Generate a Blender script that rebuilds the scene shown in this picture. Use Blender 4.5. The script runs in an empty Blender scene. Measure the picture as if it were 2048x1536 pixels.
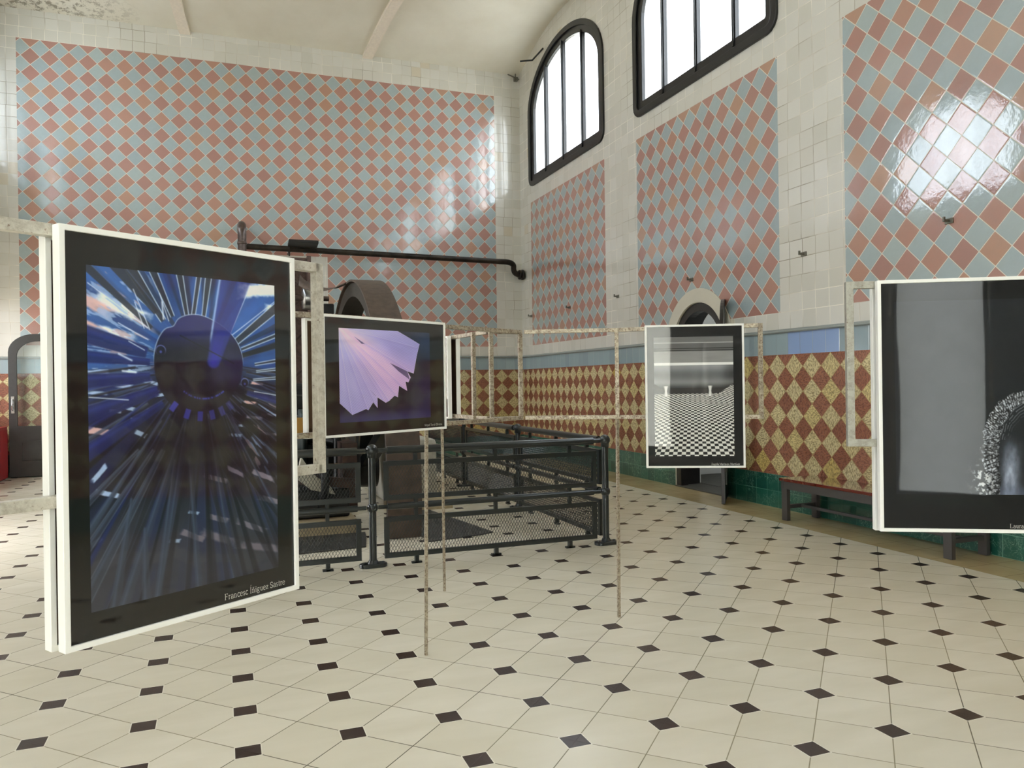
import bpy, bmesh, math, random
import numpy as np
from mathutils import Vector, Matrix

# ------------------------------------------------------------------ camera, world, exposure
scene = bpy.context.scene
COL = scene.collection
YAW, PITCH, ROLL, FPX = 0.358772, -0.002144, -0.014489, 1546.4
CAM = Vector((-6.298, -16.081, 1.572))
fwd = Vector((math.sin(YAW) * math.cos(PITCH), math.cos(YAW) * math.cos(PITCH), math.sin(PITCH)))
rgt = Vector((math.cos(YAW), -math.sin(YAW), 0))
upv = rgt.cross(fwd)
r2 = rgt * math.cos(ROLL) + upv * math.sin(ROLL)
u2 = -rgt * math.sin(ROLL) + upv * math.cos(ROLL)
cam_data = bpy.data.cameras.new('camera')
cam = bpy.data.objects.new('camera', cam_data)
COL.objects.link(cam)
cam.matrix_world = Matrix(((r2.x, u2.x, -fwd.x, CAM.x), (r2.y, u2.y, -fwd.y, CAM.y), (r2.z, u2.z, -fwd.z, CAM.z), (0, 0, 0, 1)))
cam_data.sensor_fit = 'HORIZONTAL'
cam_data.sensor_width = 36.0
cam_data.lens = 36.0 * FPX / 2048.0
cam_data.clip_start = 0.05
scene.camera = cam
vs = scene.view_settings
vs.view_transform = 'Standard'; vs.look = 'None'; vs.gamma = 1.0; vs.use_curve_mapping = False
vs.exposure = 0.10
WORLD_STRENGTH = 14.0
try:
    scene.cycles.max_bounces = 10; scene.cycles.diffuse_bounces = 5; scene.cycles.glossy_bounces = 4
    scene.cycles.transparent_max_bounces = 12; scene.cycles.transmission_bounces = 6
    scene.cycles.sample_clamp_indirect = 12.0
    scene.cycles.caustics_reflective = False; scene.cycles.caustics_refractive = False
except Exception:
    pass

def lin(c):
    return tuple(((v / 255.0) / 12.92 if v / 255.0 <= 0.04045 else ((v / 255.0 + 0.055) / 1.055) ** 2.4) for v in c)

def rgba(c):
    return (*lin(c), 1.0)

world = bpy.data.worlds.new('sky'); scene.world = world; world.use_nodes = True
wn = world.node_tree.nodes; wl = world.node_tree.links
wn.clear()
w_out = wn.new('ShaderNodeOutputWorld'); w_bg = wn.new('ShaderNodeBackground')
w_tc = wn.new('ShaderNodeTexCoord'); w_no = wn.new('ShaderNodeTexNoise'); w_ra = wn.new('ShaderNodeValToRGB')
w_no.inputs['Scale'].default_value = 3.2; w_no.inputs['Detail'].default_value = 4
w_ra.color_ramp.elements[0].position = 0.38; w_ra.color_ramp.elements[0].color = (0.82, 0.87, 1.0, 1)
w_ra.color_ramp.elements[1].position = 0.60; w_ra.color_ramp.elements[1].color = (0.975, 0.955, 0.935, 1)
w_sep = wn.new('ShaderNodeSeparateXYZ'); w_mr = wn.new('ShaderNodeMapRange'); w_mix = wn.new('ShaderNodeMix')
w_mr.inputs['From Min'].default_value = -0.04; w_mr.inputs['From Max'].default_value = 0.02
w_mix.data_type = 'RGBA'; w_mix.inputs[6].default_value = (0.42, 0.38, 0.30, 1)
wl.new(w_tc.outputs['Generated'], w_no.inputs['Vector']); wl.new(w_no.outputs['Fac'], w_ra.inputs['Fac'])
wl.new(w_tc.outputs['Generated'], w_sep.inputs[0]); wl.new(w_sep.outputs['Z'], w_mr.inputs['Value'])
wl.new(w_mr.outputs[0], w_mix.inputs[0]); wl.new(w_ra.outputs['Color'], w_mix.inputs[7])
wl.new(w_mix.outputs[2], w_bg.inputs['Color']); w_bg.inputs['Strength'].default_value = WORLD_STRENGTH
wl.new(w_bg.outputs[0], w_out.inputs['Surface'])

# room measures (metres); corner of back and right wall at the origin
RW, RL = 10.3, 20.0             # width along -x, length along -y
Z_GREEN, Z_DADO, Z_BAND, Z_MOULD, Z_PANEL, Z_PTOP, Z_BTOP, Z_CEIL = 0.403, 1.857, 2.115, 2.16, 2.365, 5.444, 7.887, 8.41
BAY = 4.49
PANELS = [(-0.60, -4.03), (-5.14, -8.51), (-9.56, -12.98), (-14.05, -17.47)]
WSILL, WSPRING, WRISE = 5.80, 7.30, 1.08
LEFT_DOOR = (-5.6, -7.8, 3.2)
ADDED_DOOR = (-16.8, -18.4, 3.0)  # unseen doorway, added to light the rear and the picture edges
ADDED_WIN = (-0.45, -2.15, 1.15, 3.3)     # unseen low window, added to brighten the back left corner   # opening in the left wall: y from, y to, height
rnd = random.Random(7)

def portal(name, loc, rot, sx, sy):
    l = bpy.data.lights.new(name, 'AREA'); l.shape = 'RECTANGLE'; l.size = sx; l.size_y = sy
    l.cycles.is_portal = True
    o = bpy.data.objects.new(name, l); COL.objects.link(o); o.location = loc; o.rotation_euler = rot
    return o
for i, (a, b) in enumerate(PANELS):
    yc = (a + b) / 2
    portal('daylight_portal', (0.42, yc, 7.1), (0, math.radians(90), 0), 2.7, 3.5)
    portal('daylight_portal', (-RW - 0.42, yc, 7.1), (0, math.radians(-90), 0), 2.7, 3.5)
portal('daylight_portal', (-RW - 0.42, (ADDED_DOOR[0] + ADDED_DOOR[1]) / 2, ADDED_DOOR[2] / 2), (0, math.radians(-90), 0), ADDED_DOOR[2], 1.4)
REAR = [(-10.2, -6.55, 0.38, 4.0), (-5.27, -4.34, 0.30, 4.0)]   # glazed openings in the rear wall
for x0, x1, z0, z1 in REAR:
    portal('daylight_portal', ((x0 + x1) / 2, -RL - 0.3, (z0 + z1) / 2), (math.radians(90), 0, 0), x1 - x0, z1 - z0)
portal('daylight_portal', (-RW - 0.42, (LEFT_DOOR[0] + LEFT_DOOR[1]) / 2, LEFT_DOOR[2] / 2), (0, math.radians(-90), 0), LEFT_DOOR[2], 2.2)
portal('daylight_portal', (-RW - 0.42, (ADDED_WIN[0] + ADDED_WIN[1]) / 2, (ADDED_WIN[2] + ADDED_WIN[3]) / 2), (0, math.radians(-90), 0), 2.15, 1.7)

# ------------------------------------------------------------------ node helpers
class NB:
    """small expression builder over shader nodes"""
    def __init__(self, name):
        self.mat = bpy.data.materials.new(name); self.mat.use_nodes = True
        self.t = self.mat.node_tree; self.n = self.t.nodes; self.l = self.t.links
        self.n.clear()
        self.out = self.n.new('ShaderNodeOutputMaterial')
        self.p = self.n.new('ShaderNodeBsdfPrincipled')
        self.l.new(self.p.outputs[0], self.out.inputs['Surface'])
    def put(self, sock, v):
        if isinstance(v, bpy.types.NodeSocket): self.l.new(v, sock)
        else:
            sock.default_value = v
    def m(self, op, a, b=None, c=None):
        n = self.n.new('ShaderNodeMath'); n.operation = op
        self.put(n.inputs[0], a)
        if b is not None: self.put(n.inputs[1], b)
        if c is not None: self.put(n.inputs[2], c)
        return n.outputs[0]
    def vec(self, x, y, z):
        n = self.n.new('ShaderNodeCombineXYZ')
        for i, v in enumerate((x, y, z)): self.put(n.inputs[i], v)
        return n.outputs[0]
    def pos(self):
        g = self.n.new('ShaderNodeNewGeometry'); s = self.n.new('ShaderNodeSeparateXYZ')
        self.l.new(g.outputs['Position'], s.inputs[0]); self.P = g.outputs['Position']
        return s.outputs[0], s.outputs[1], s.outputs[2]
    def obj(self):
        g = self.n.new('ShaderNodeTexCoord'); s = self.n.new('ShaderNodeSeparateXYZ')
        self.l.new(g.outputs['Object'], s.inputs[0]); self.P = g.outputs['Object']
        return s.outputs[0], s.outputs[1], s.outputs[2]
    def noise(self, v, scale, detail=2.0, rough=0.5, out='Fac', dist=0.0):
        n = self.n.new('ShaderNodeTexNoise'); self.put(n.inputs['Vector'], v)
        n.inputs['Scale'].default_value = scale; n.inputs['Detail'].default_value = detail
        n.inputs['Roughness'].default_value = rough; n.inputs['Distortion'].default_value = dist
        return n.outputs[0] if out == 'Fac' else n.outputs[1]
    def white(self, v, col=False):
        n = self.n.new('ShaderNodeTexWhiteNoise'); n.noise_dimensions = '3D'; self.put(n.inputs['Vector'], v)
        return n.outputs['Color'] if col else n.outputs['Value']
    def mix(self, f, a, b):
        n = self.n.new('ShaderNodeMix'); n.data_type = 'RGBA'
        self.put(n.inputs[0], f); self.put(n.inputs[6], a); self.put(n.inputs[7], b)
        return n.outputs[2]
    def ramp(self, f, stops, interp='LINEAR'):
        n = self.n.new('ShaderNodeValToRGB'); self.put(n.inputs[0], f); e = n.color_ramp.elements
        n.color_ramp.interpolation = interp
        while len(e) < len(stops): e.new(0.5)
        for k, (p, c) in enumerate(stops):
            e[k].position = p; e[k].color = c if len(c) == 4 else (*c, 1)
        return n.outputs[0]
    def rng(self, v, a, b, c=0.0, d=1.0):
        n = self.n.new('ShaderNodeMapRange'); n.clamp = True
        self.put(n.inputs[0], v); n.inputs[1].default_value = a; n.inputs[2].default_value = b
        n.inputs[3].default_value = c; n.inputs[4].default_value = d
        return n.outputs[0]
    def bump(self, h, strength=0.3, dist=0.01, normal=None):
        n = self.n.new('ShaderNodeBump'); n.inputs['Strength'].default_value = strength
        n.inputs['Distance'].default_value = dist; self.put(n.inputs['Height'], h)
        if normal is not None: self.l.new(normal, n.inputs['Normal'])
        return n.outputs[0]
    def set(self, **k):
        names = dict(col='Base Color', rough='Roughness', metal='Metallic', spec='Specular IOR Level', coat='Coat Weight', cr='Coat Roughness', nrm='Normal', ior='IOR')
        for a, v in k.items(): self.put(self.p.inputs[names[a]], v)
        return self.mat

M = {}
def simple(name, c, rough=0.5, metal=0.0, coat=0.0, noise=0.0, nscale=20.0, bump=0.0, spec=0.5):
    b = NB(name); b.obj()
    col = rgba(c)
    if noise > 0:
        f = b.noise(b.P, nscale, 4)
        dk = tuple(v * (1 - noise) for v in col[:3]) + (1,); lt = tuple(min(1, v * (1 + noise)) for v in col[:3]) + (1,)
        col = b.mix(b.rng(f, 0.35, 0.65), dk, lt)
    kw = dict(col=col, rough=rough, metal=metal, coat=coat, spec=spec)
    if bump > 0: kw['nrm'] = b.bump(b.noise(b.P, nscale * 2, 3), bump, 0.004)
    M[name] = b.set(**kw)
    return M[name]

# --- tiled surfaces.  u = horizontal coordinate on the wall
def diamond_mat(name, axis, u0, z0, d, kind):
    b = NB(name); x, y, z = b.pos(); u = x if axis == 'x' else y
    du = b.m('SUBTRACT', u, u0); dz = b.m('SUBTRACT', z, z0)
    # slightly uneven laying
    wob = b.noise(b.P, 1.7, 2)
    du = b.m('ADD', du, b.m('MULTIPLY', b.m('SUBTRACT', wob, 0.5), 0.012))
    A = b.m('DIVIDE', b.m('ADD', du, dz), d); B = b.m('DIVIDE', b.m('SUBTRACT', du, dz), d)
    ia = b.m('ROUND', A); ib = b.m('ROUND', B)
    fa = b.m('ABSOLUTE', b.m('SUBTRACT', A, ia)); fb = b.m('ABSOLUTE', b.m('SUBTRACT', B, ib))
    edge = b.m('MAXIMUM', fa, fb)
    par = b.m('FLOORED_MODULO', b.m('ADD', ia, ib), 2.0)     # 0 -> first colour
    par = b.m('GREATER_THAN', par, 0.5)
    cell = b.vec(ia, ib, 3.7)
    rv = b.white(cell); rv2 = b.white(b.vec(ib, ia, 9.1))
    cc = b.white(cell, True)
    if kind == 'upper':
        c1 = b.ramp(rv, [(0, rgba((158, 110, 98))), (0.5, rgba((168, 117, 103))), (0.85, rgba((170, 122, 101))), (1, rgba((174, 132, 104)))])
        c2 = b.ramp(rv2, [(0, rgba((148, 163, 168))), (0.5, rgba((154, 169, 173))), (1, rgba((158, 171, 171)))])
        g = b.noise(b.P, 14, 4)
        col = b.mix(par, c1, c2)
        col = b.mix(b.rng(g, 0.3, 0.7, 0.0, 0.10), col, rgba((120, 120, 110)))
        lw = 0.483
        gm = b.m('GREATER_THAN', edge, lw)
        grout_c = b.mix(b.noise(b.P, 3.0, 2), rgba((226, 220, 204)), rgba((190, 182, 164)))
        col = b.mix(gm, col, grout_c)
        # per tile tilt + ripples of the hand-made glaze
        sep = b.n.new('ShaderNodeSeparateColor'); b.l.new(cc, sep.inputs[0])
        tilt = b.m('ADD', b.m('MULTIPLY', b.m('SUBTRACT', A, ia), b.m('SUBTRACT', sep.outputs[0], 0.5)),
                   b.m('MULTIPLY', b.m('SUBTRACT', B, ib), b.m('SUBTRACT', sep.outputs[1], 0.5)))
        h = b.m('ADD', b.m('MULTIPLY', tilt, 1.3), b.m('MULTIPLY', b.noise(b.P, 9, 3, 0.6), 0.8))
        h = b.m('SUBTRACT', h, b.m('MULTIPLY', b.rng(edge, 0.44, 0.5), 0.25))
        n = b.bump(h, 0.5, 0.006)
        n2 = b.bump(h, 0.22, 0.006)
        M[name] = b.set(col=col, rough=0.36, nrm=n, spec=0.7, coat=b.m('SUBTRACT', 0.9, gm), cr=0.07)
        b.p.inputs['Coat IOR'].default_value = 1.8; b.l.new(n2, b.p.inputs['Coat Normal'])
    else:
        c1 = b.ramp(rv, [(0, rgba((146, 92, 68))), (0.6, rgba((156, 99, 74))), (1, rgba((164, 110, 86)))])
        c2 = b.ramp(rv2, [(0, rgba((212, 198, 150))), (0.6, rgba((218, 204, 158))), (0.985, rgba((214, 196, 136))), (1, rgba((206, 176, 84)))])
        # carved relief: short irregular strokes
        dirx = b.m('GREATER_THAN', b.white(b.vec(ia, ib, 1.3)), 0.5)
        v1 = b.vec(b.m('MULTIPLY', u, 34), 0.0, b.m('MULTIPLY', z, 84)); v2 = b.vec(b.m('MULTIPLY', u, 84), 3.0, b.m('MULTIPLY', z, 34))
        mv = b.n.new('ShaderNodeMix'); mv.data_type = 'VECTOR'
        b.put(mv.inputs[0], dirx); b.put(mv.inputs[4], v1); b.put(mv.inputs[5], v2)
        st = b.noise(mv.outputs[1], 1.0, 3, 0.6, dist=0.6)
        groove = b.rng(st, 0.43, 0.55, 1.0, 0.0)
        c1 = b.mix(b.m('MULTIPLY', groove, 0.55), c1, rgba((72, 38, 26)))
        c2 = b.mix(b.m('MULTIPLY', groove, 0.70), c2, rgba((112, 90, 52)))
        col = b.mix(par, c1, c2)
        gm = b.m('GREATER_THAN', edge, 0.485)
        col = b.mix(gm, col, rgba((168, 142, 92)))
        n = b.bump(b.m('SUBTRACT', 1.0, groove), 0.5, 0.006)
        M[name] = b.set(col=col, rough=0.34, nrm=n, spec=0.45)
    return M[name]

def square_mat(name, axis, u0, z0, du, dz, c_lo, c_hi, grout, gw=0.0035, rough=0.16, run=0.0, vein=None, wob_amp=0.010, odd=None, bumpk=0.5, patch=None):
    b = NB(name); x, y, z = b.pos()
    u = x if axis == 'x' else y
    if axis == 'f': u, z = x, y
    wob = b.noise(b.P, 2.1, 2)
    zz = b.m('ADD', b.m('SUBTRACT', z, z0), b.m('MULTIPLY', b.m('SUBTRACT', wob, 0.5), wob_amp))
    row = b.m('FLOOR', b.m('DIVIDE', zz, dz))
    shift = b.m('MULTIPLY', b.white(b.vec(row, 2.0, 5.0)), run)
    uu = b.m('ADD', b.m('ADD', b.m('SUBTRACT', u, u0), shift), b.m('MULTIPLY', b.m('SUBTRACT', b.noise(b.P, 1.3, 2), 0.5), wob_amp))
    col_i = b.m('FLOOR', b.m('DIVIDE', uu, du))
    fu = b.m('SUBTRACT', uu, b.m('MULTIPLY', col_i, du)); fz = b.m('SUBTRACT', zz, b.m('MULTIPLY', row, dz))
    eu = b.m('MINIMUM', fu, b.m('SUBTRACT', du, fu)); ez = b.m('MINIMUM', fz, b.m('SUBTRACT', dz, fz))
    e = b.m('MINIMUM', eu, ez)
    cell = b.vec(col_i, row, 4.4)
    rv = b.white(cell); cc = b.white(cell, True)
    col = b.mix(rv, rgba(c_lo), rgba(c_hi))
    if odd is not None:
        col = b.mix(b.m('GREATER_THAN', b.white(b.vec(row, col_i, 8.8)), odd[0]), col, rgba(odd[1]))
    if patch is not None:
        inside = b.m('MULTIPLY', b.m('GREATER_THAN', col_i, round(patch[0] / du) - .5), b.m('LESS_THAN', col_i, round(patch[1] / du) - .5)); col = b.mix(inside, col, rgba(patch[2]))
    if vein is not None:
        vn = b.noise(b.P, 7, 3, 0.7, dist=2.2)
        line = b.rng(b.m('ABSOLUTE', b.m('SUBTRACT', vn, 0.5)), 0.0, 0.022, 1.0, 0.0)
        line = b.m('MULTIPLY', line, b.rng(b.noise(b.P, 3.1, 2), 0.45, 0.6))
        col = b.mix(b.m('MULTIPLY', line, 0.75), col, rgba(vein))
    gm = b.rng(e, gw * 0.5, gw * 0.8, 1.0, 0.0)
    gcol = b.mix(b.rng(b.noise(b.P, 1.1, 3), 0.4, 0.62), rgba(grout[0]), rgba(grout[1]))
    col = b.mix(gm, col, gcol)
    sep = b.n.new('ShaderNodeSeparateColor'); b.l.new(cc, sep.inputs[0])
    tilt = b.m('ADD', b.m('MULTIPLY', b.m('DIVIDE', fu, du), b.m('SUBTRACT', sep.outputs[0], 0.5)), b.m('MULTIPLY', b.m('DIVIDE', fz, dz), b.m('SUBTRACT', sep.outputs[1], 0.5)))
    h = b.m('ADD', b.m('MULTIPLY', tilt, 0.5), b.m('MULTIPLY', b.noise(b.P, 8, 2, 0.5), 0.3))
    h = b.m('SUBTRACT', h, b.m('MULTIPLY', b.rng(e, gw * 2.2, gw * 0.5), 0.25))
    M[name] = b.set(col=col, rough=0.36, nrm=b.bump(h, bumpk, 0.006), spec=0.6, coat=b.m('SUBTRACT', 0.85, b.m('MULTIPLY', gm, 0.8)), cr=rough * 0.5)
    b.p.inputs['Coat IOR'].default_value = 1.55; b.l.new(b.bump(h, bumpk * 0.5, 0.006), b.p.inputs['Coat Normal'])
    return M[name]

D1, D2 = 0.3068, 0.2908
diamond_mat('upper_back', 'x', -0.86, Z_PANEL, D1, 'upper')
diamond_mat('upper_side_a', 'y', -0.62, Z_PANEL, D1, 'upper')
diamond_mat('upper_side_b', 'y', -5.27, Z_PANEL, D1, 'upper')
diamond_mat('upper_side_c', 'y', -9.74, Z_PANEL, D1, 'upper')
diamond_mat('dado_back', 'x', -0.36, Z_DADO, D2, 'dado')
diamond_mat('dado_side', 'y', -8.59, Z_DADO, D2, 'dado')
CR = dict(c_lo=(198, 195, 184), c_hi=(208, 205, 196), gw=0.006, grout=((232, 226, 212), (138, 130, 110)))
square_mat('cream_x', 'x', 0.02, Z_PANEL, 0.205, 0.2046, run=0.02, odd=(0.985, (202, 192, 172)), **CR)
square_mat('cream_y', 'y', 0.02, Z_PANEL, 0.212, 0.2046, run=0.02, odd=(0.99, (200, 190, 168)), **CR)
BN = dict(c_lo=(128, 146, 152), c_hi=(140, 158, 162), grout=((176, 180, 172), (120, 128, 128)))
square_mat('band_x', 'x', 0.0, Z_DADO - 0.01, 0.2056, 0.30, **BN)
square_mat('band_y', 'y', 0.0, Z_DADO - 0.01, 0.2056, 0.30, patch=(-9.45, -8.64, (132, 156, 196)), **BN)
GR = dict(c_lo=(22, 76, 64), c_hi=(36, 98, 80), grout=((110, 160, 138), (44, 92, 76)), vein=(150, 190, 170), gw=0.004)
square_mat('green_x', 'x', 0.0, 0.0, 0.2056, 0.2015, **GR)
square_mat('green_y', 'y', 0.0, 0.0, 0.2056, 0.2015, **GR)

def floor_mat():
    b = NB('floor_tiles'); x, y, z = b.pos(); P = 0.447
    X = b.m('DIVIDE', b.m('ADD', x, 0.8512), P); Y = b.m('DIVIDE', b.m('ADD', y, 8.5365), P)
    ix = b.m('ROUND', X); iy = b.m('ROUND', Y)
    fx = b.m('ABSOLUTE', b.m('SUBTRACT', X, ix)); fy = b.m('ABSOLUTE', b.m('SUBTRACT', Y, iy))
    insert = b.m('LESS_THAN', b.m('MAXIMUM', fx, fy), 0.118)
    ring = b.m('LESS_THAN', b.m('MAXIMUM', fx, fy), 0.128)
    # diagonal joints
    s = b.m('ADD', X, Y); t = b.m('SUBTRACT', X, Y)
    rs = b.m('ROUND', s); rt = b.m('ROUND', t)
    es = b.m('ABSOLUTE', b.m('SUBTRACT', s, rs)); et = b.m('ABSOLUTE', b.m('SUBTRACT', t, rt))
    e = b.m('MINIMUM', es, et)
    joint = b.rng(e, 0.0050, 0.0095, 1.0, 0.0)
    cs = b.m('FLOOR', s); ct = b.m('FLOOR', t)
    rv = b.white(b.vec(cs, ct, 1.0))
    base = b.mix(rv, rgba((222, 215, 195)), rgba((229, 222, 204)))
    sv = b.vec(b.m('MULTIPLY', b.m('ADD', x, b.m('MULTIPLY', cs, 3.3)), 2.2), b.m('MULTIPLY', b.m('ADD', y, b.m('MULTIPLY', ct, 1.7)), 7.0), 0.0)
    st = b.noise(sv, 0.8, 3, 0.5)
    base = b.mix(b.rng(st, 0.3, 0.75, 0.0, 0.5), base, rgba((206, 198, 174)))
    jm = b.noise(b.P, 0.6, 2)
    jc = b.mix(b.rng(jm, 0.42, 0.58), rgba((150, 142, 116)), rgba((96, 90, 74)))
    col = b.mix(joint, base, jc)
    col = b.mix(ring, col, rgba((236, 230, 214)))
    ic = b.mix(b.white(b.vec(ix, iy, 2.0)), rgba((48, 34, 30)), rgba((60, 46, 40)))
    col = b.mix(insert, col, ic)
    # border strip along the right wall (x > -0.627)
    strip = b.m('GREATER_THAN', x, -0.627)
    sx = b.m('FRACT', b.m('DIVIDE', b.m('ADD', x, 0.627), 0.327)); sy = b.m('FRACT', b.m('DIVIDE', y, 0.327))
    se = b.m('MINIMUM', b.m('MINIMUM', sx, b.m('SUBTRACT', 1.0, sx)), b.m('MINIMUM', sy, b.m('SUBTRACT', 1.0, sy)))
    sc = b.mix(b.rng(b.noise(b.P, 2.6, 4), 0.3, 0.7), rgba((172, 152, 112)), rgba((190, 172, 132)))
    sc = b.mix(b.rng(se, 0.005, 0.012, 1.0, 0.0), sc, rgba((140, 122, 88)))
    col = b.mix(strip, col, sc)
    rough = 0.27
    h = b.m('MULTIPLY', joint, -0.3)
    M['floor_tiles'] = b.set(col=col, rough=rough, nrm=b.bump(h, 0.25, 0.004), spec=0.5)
floor_mat()

def plaster():
    b = NB('plaster'); x, y, z = b.pos()
    f = b.noise(b.P, 0.8, 5, 0.6)
    col = b.mix(b.rng(f, 0.35, 0.7), rgba((212, 205, 188)), rgba((222, 217, 202)))
    # flaking patch close to the far left corner of the vault
    dx = b.m('MULTIPLY', b.m('ADD', x, 9.3), 0.55); dy = b.m('MULTIPLY', b.m('ADD', y, 0.25), 1.6)
    r = b.m('SQRT', b.m('ADD', b.m('MULTIPLY', dx, dx), b.m('MULTIPLY', dy, dy)))
    n2 = b.noise(b.P, 9, 6, 0.75)
    fl = b.m('MULTIPLY', b.rng(r, 0.35, 1.0, 1.0, 0.0), b.rng(n2, 0.50, 0.56))
    col = b.mix(fl, col, rgba((150, 142, 126)))
    h = b.m('ADD', b.noise(b.P, 3, 5, 0.6), b.m('MULTIPLY', fl, -1.0))
    M['plaster'] = b.set(col=col, rough=0.75, nrm=b.bump(h, 0.35, 0.02), spec=0.25)
plaster()

def worn_tube(name, c0, c1, c2, lo, hi):
    b = NB(name); b.obj()
    n = b.noise(b.P, 34, 6, 0.8); n2 = b.noise(b.P, 90, 3, 0.6)
    col = b.mix(b.rng(n, 0.44, 0.66), rgba(c0), rgba(c1))
    col = b.mix(b.m('MULTIPLY', b.rng(n2, lo, hi), 0.7), col, rgba(c2))
    M[name] = b.set(col=col, rough=0.42, metal=0.35, nrm=b.bump(n, 0.25, 0.002))
worn_tube('worn_tube', (216, 212, 200), (176, 168, 154), (120, 84, 60), .64, .72)
worn_tube('steel_tube', (170, 168, 158), (140, 136, 124), (104, 82, 64), .66, .74)
worn_tube('rusty_tube', (186, 176, 156), (112, 98, 84), (96, 58, 36), .54, .64)

def steel_gloss(name, c, rough, axis_scale):
    b = NB(name); x, y, z = b.obj()
    n = b.noise(b.vec(b.m('MULTIPLY', x, axis_scale), y, z), 6, 3)
    col = b.mix(b.rng(n, 0.3, 0.7), tuple(v * 0.75 for v in lin(c)) + (1,), rgba(c))
    M[name] = b.set(col=col, rough=rough, metal=1.0)
steel_gloss('turned_steel', (170, 170, 170), 0.28, 30)
simple('frame_white', (248, 248, 244), 0.4, 0.0)
simple('frame_side', (210, 208, 196), 0.45, 0.2)
simple('board_back', (92, 70, 50), 0.7)
simple('mat_black', (16, 17, 17), 0.5, spec=0.3)
simple('railing_grey', (40, 45, 46), 0.28, 0.3, coat=0.35)
simple('window_black', (11, 11, 12), 0.4, 0.0, coat=0.1, bump=0.1)
simple('door_black', (28, 25, 24), 0.35, coat=0.3, noise=0.2)
simple('pipe_black', (42, 36, 30), 0.42, 0.5, noise=0.6, nscale=6, bump=0.3)
simple('pipe_brown', (80, 66, 60), 0.35, 0.4, coat=0.3, noise=0.25)
simple('lamp_black', (12, 12, 12), 0.5)
simple('belt_leather', (72, 58, 48), 0.6, noise=0.25, nscale=12, bump=0.3)
simple('belt_side', (40, 34, 26), 0.7, noise=0.3)
simple('machine_dark', (30, 31, 31), 0.4, 0.5, coat=0.2, noise=0.4, nscale=8)
simple('machine_brown', (64, 46, 38), 0.5, 0.3, noise=0.4, nscale=10)
simple('machine_green', (44, 54, 52), 0.4, 0.3)
simple('lattice_brown', (86, 66, 58), 0.6, noise=0.3)
simple('brass', (170, 130, 70), 0.35, 0.9)
simple('concrete', (168, 164, 150), 0.7, noise=0.08)
simple('wood_pale', (168, 152, 122), 0.6, noise=0.12)
simple('plate_dark', (66, 66, 64), 0.5, 0.5, noise=0.12, nscale=60, bump=0.4)
simple('red_paint', (176, 14, 30), 0.3, coat=0.5)
simple('bench_red', (96, 26, 14), 0.12, coat=1.0, noise=0.1)
simple('bench_grey', (78, 74, 72), 0.45, 0.2)
simple('moulding_grey', (140, 146, 142), 0.35)
simple('ring_cream', (198, 192, 176), 0.25, noise=0.03, nscale=3)
simple('white_wall', (222, 224, 222), 0.6)
simple('dark_stone', (74, 72, 66), 0.6, noise=0.1)
simple('caption_white', (205, 205, 200), 0.5)
simple('hook_grey', (120, 118, 108), 0.5, 0.6)
simple('rib_plaster', (224, 212, 196), 0.7, noise=0.04)
simple('curtain_grey', (226, 226, 222), 0.7)
simple('sandstone', (196, 180, 152), 0.8, noise=0.1)
simple('chrome', (190, 190, 190), 0.2, 1.0)

def pane_mat(name, clear, trans):
    b = NB(name); b.n.remove(b.p)
    tr = b.n.new('ShaderNodeBsdfTransparent'); tl = b.n.new('ShaderNodeBsdfTranslucent'); gl = b.n.new('ShaderNodeBsdfGlossy')
    tr.inputs['Color'].default_value = (0.93, 0.96, 0.97, 1); tl.inputs['Color'].default_value = (0.85, 0.93, 1.0, 1)
    gl.inputs['Roughness'].default_value = 0.05
    m1 = b.n.new('ShaderNodeMixShader'); m2 = b.n.new('ShaderNodeMixShader')
    m1.inputs[0].default_value = trans; m2.inputs[0].default_value = clear
    b.l.new(tr.outputs[0], m1.inputs[1]); b.l.new(tl.outputs[0], m1.inputs[2])
    b.l.new(m1.outputs[0], m2.inputs[1]); b.l.new(gl.outputs[0], m2.inputs[2])
    b.l.new(m2.outputs[0], b.out.inputs['Surface'])
    M[name] = b.mat
pane_mat('window_pane', 0.06, 0.35)
pane_mat('door_glass', 0.07, 0.0)

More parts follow.
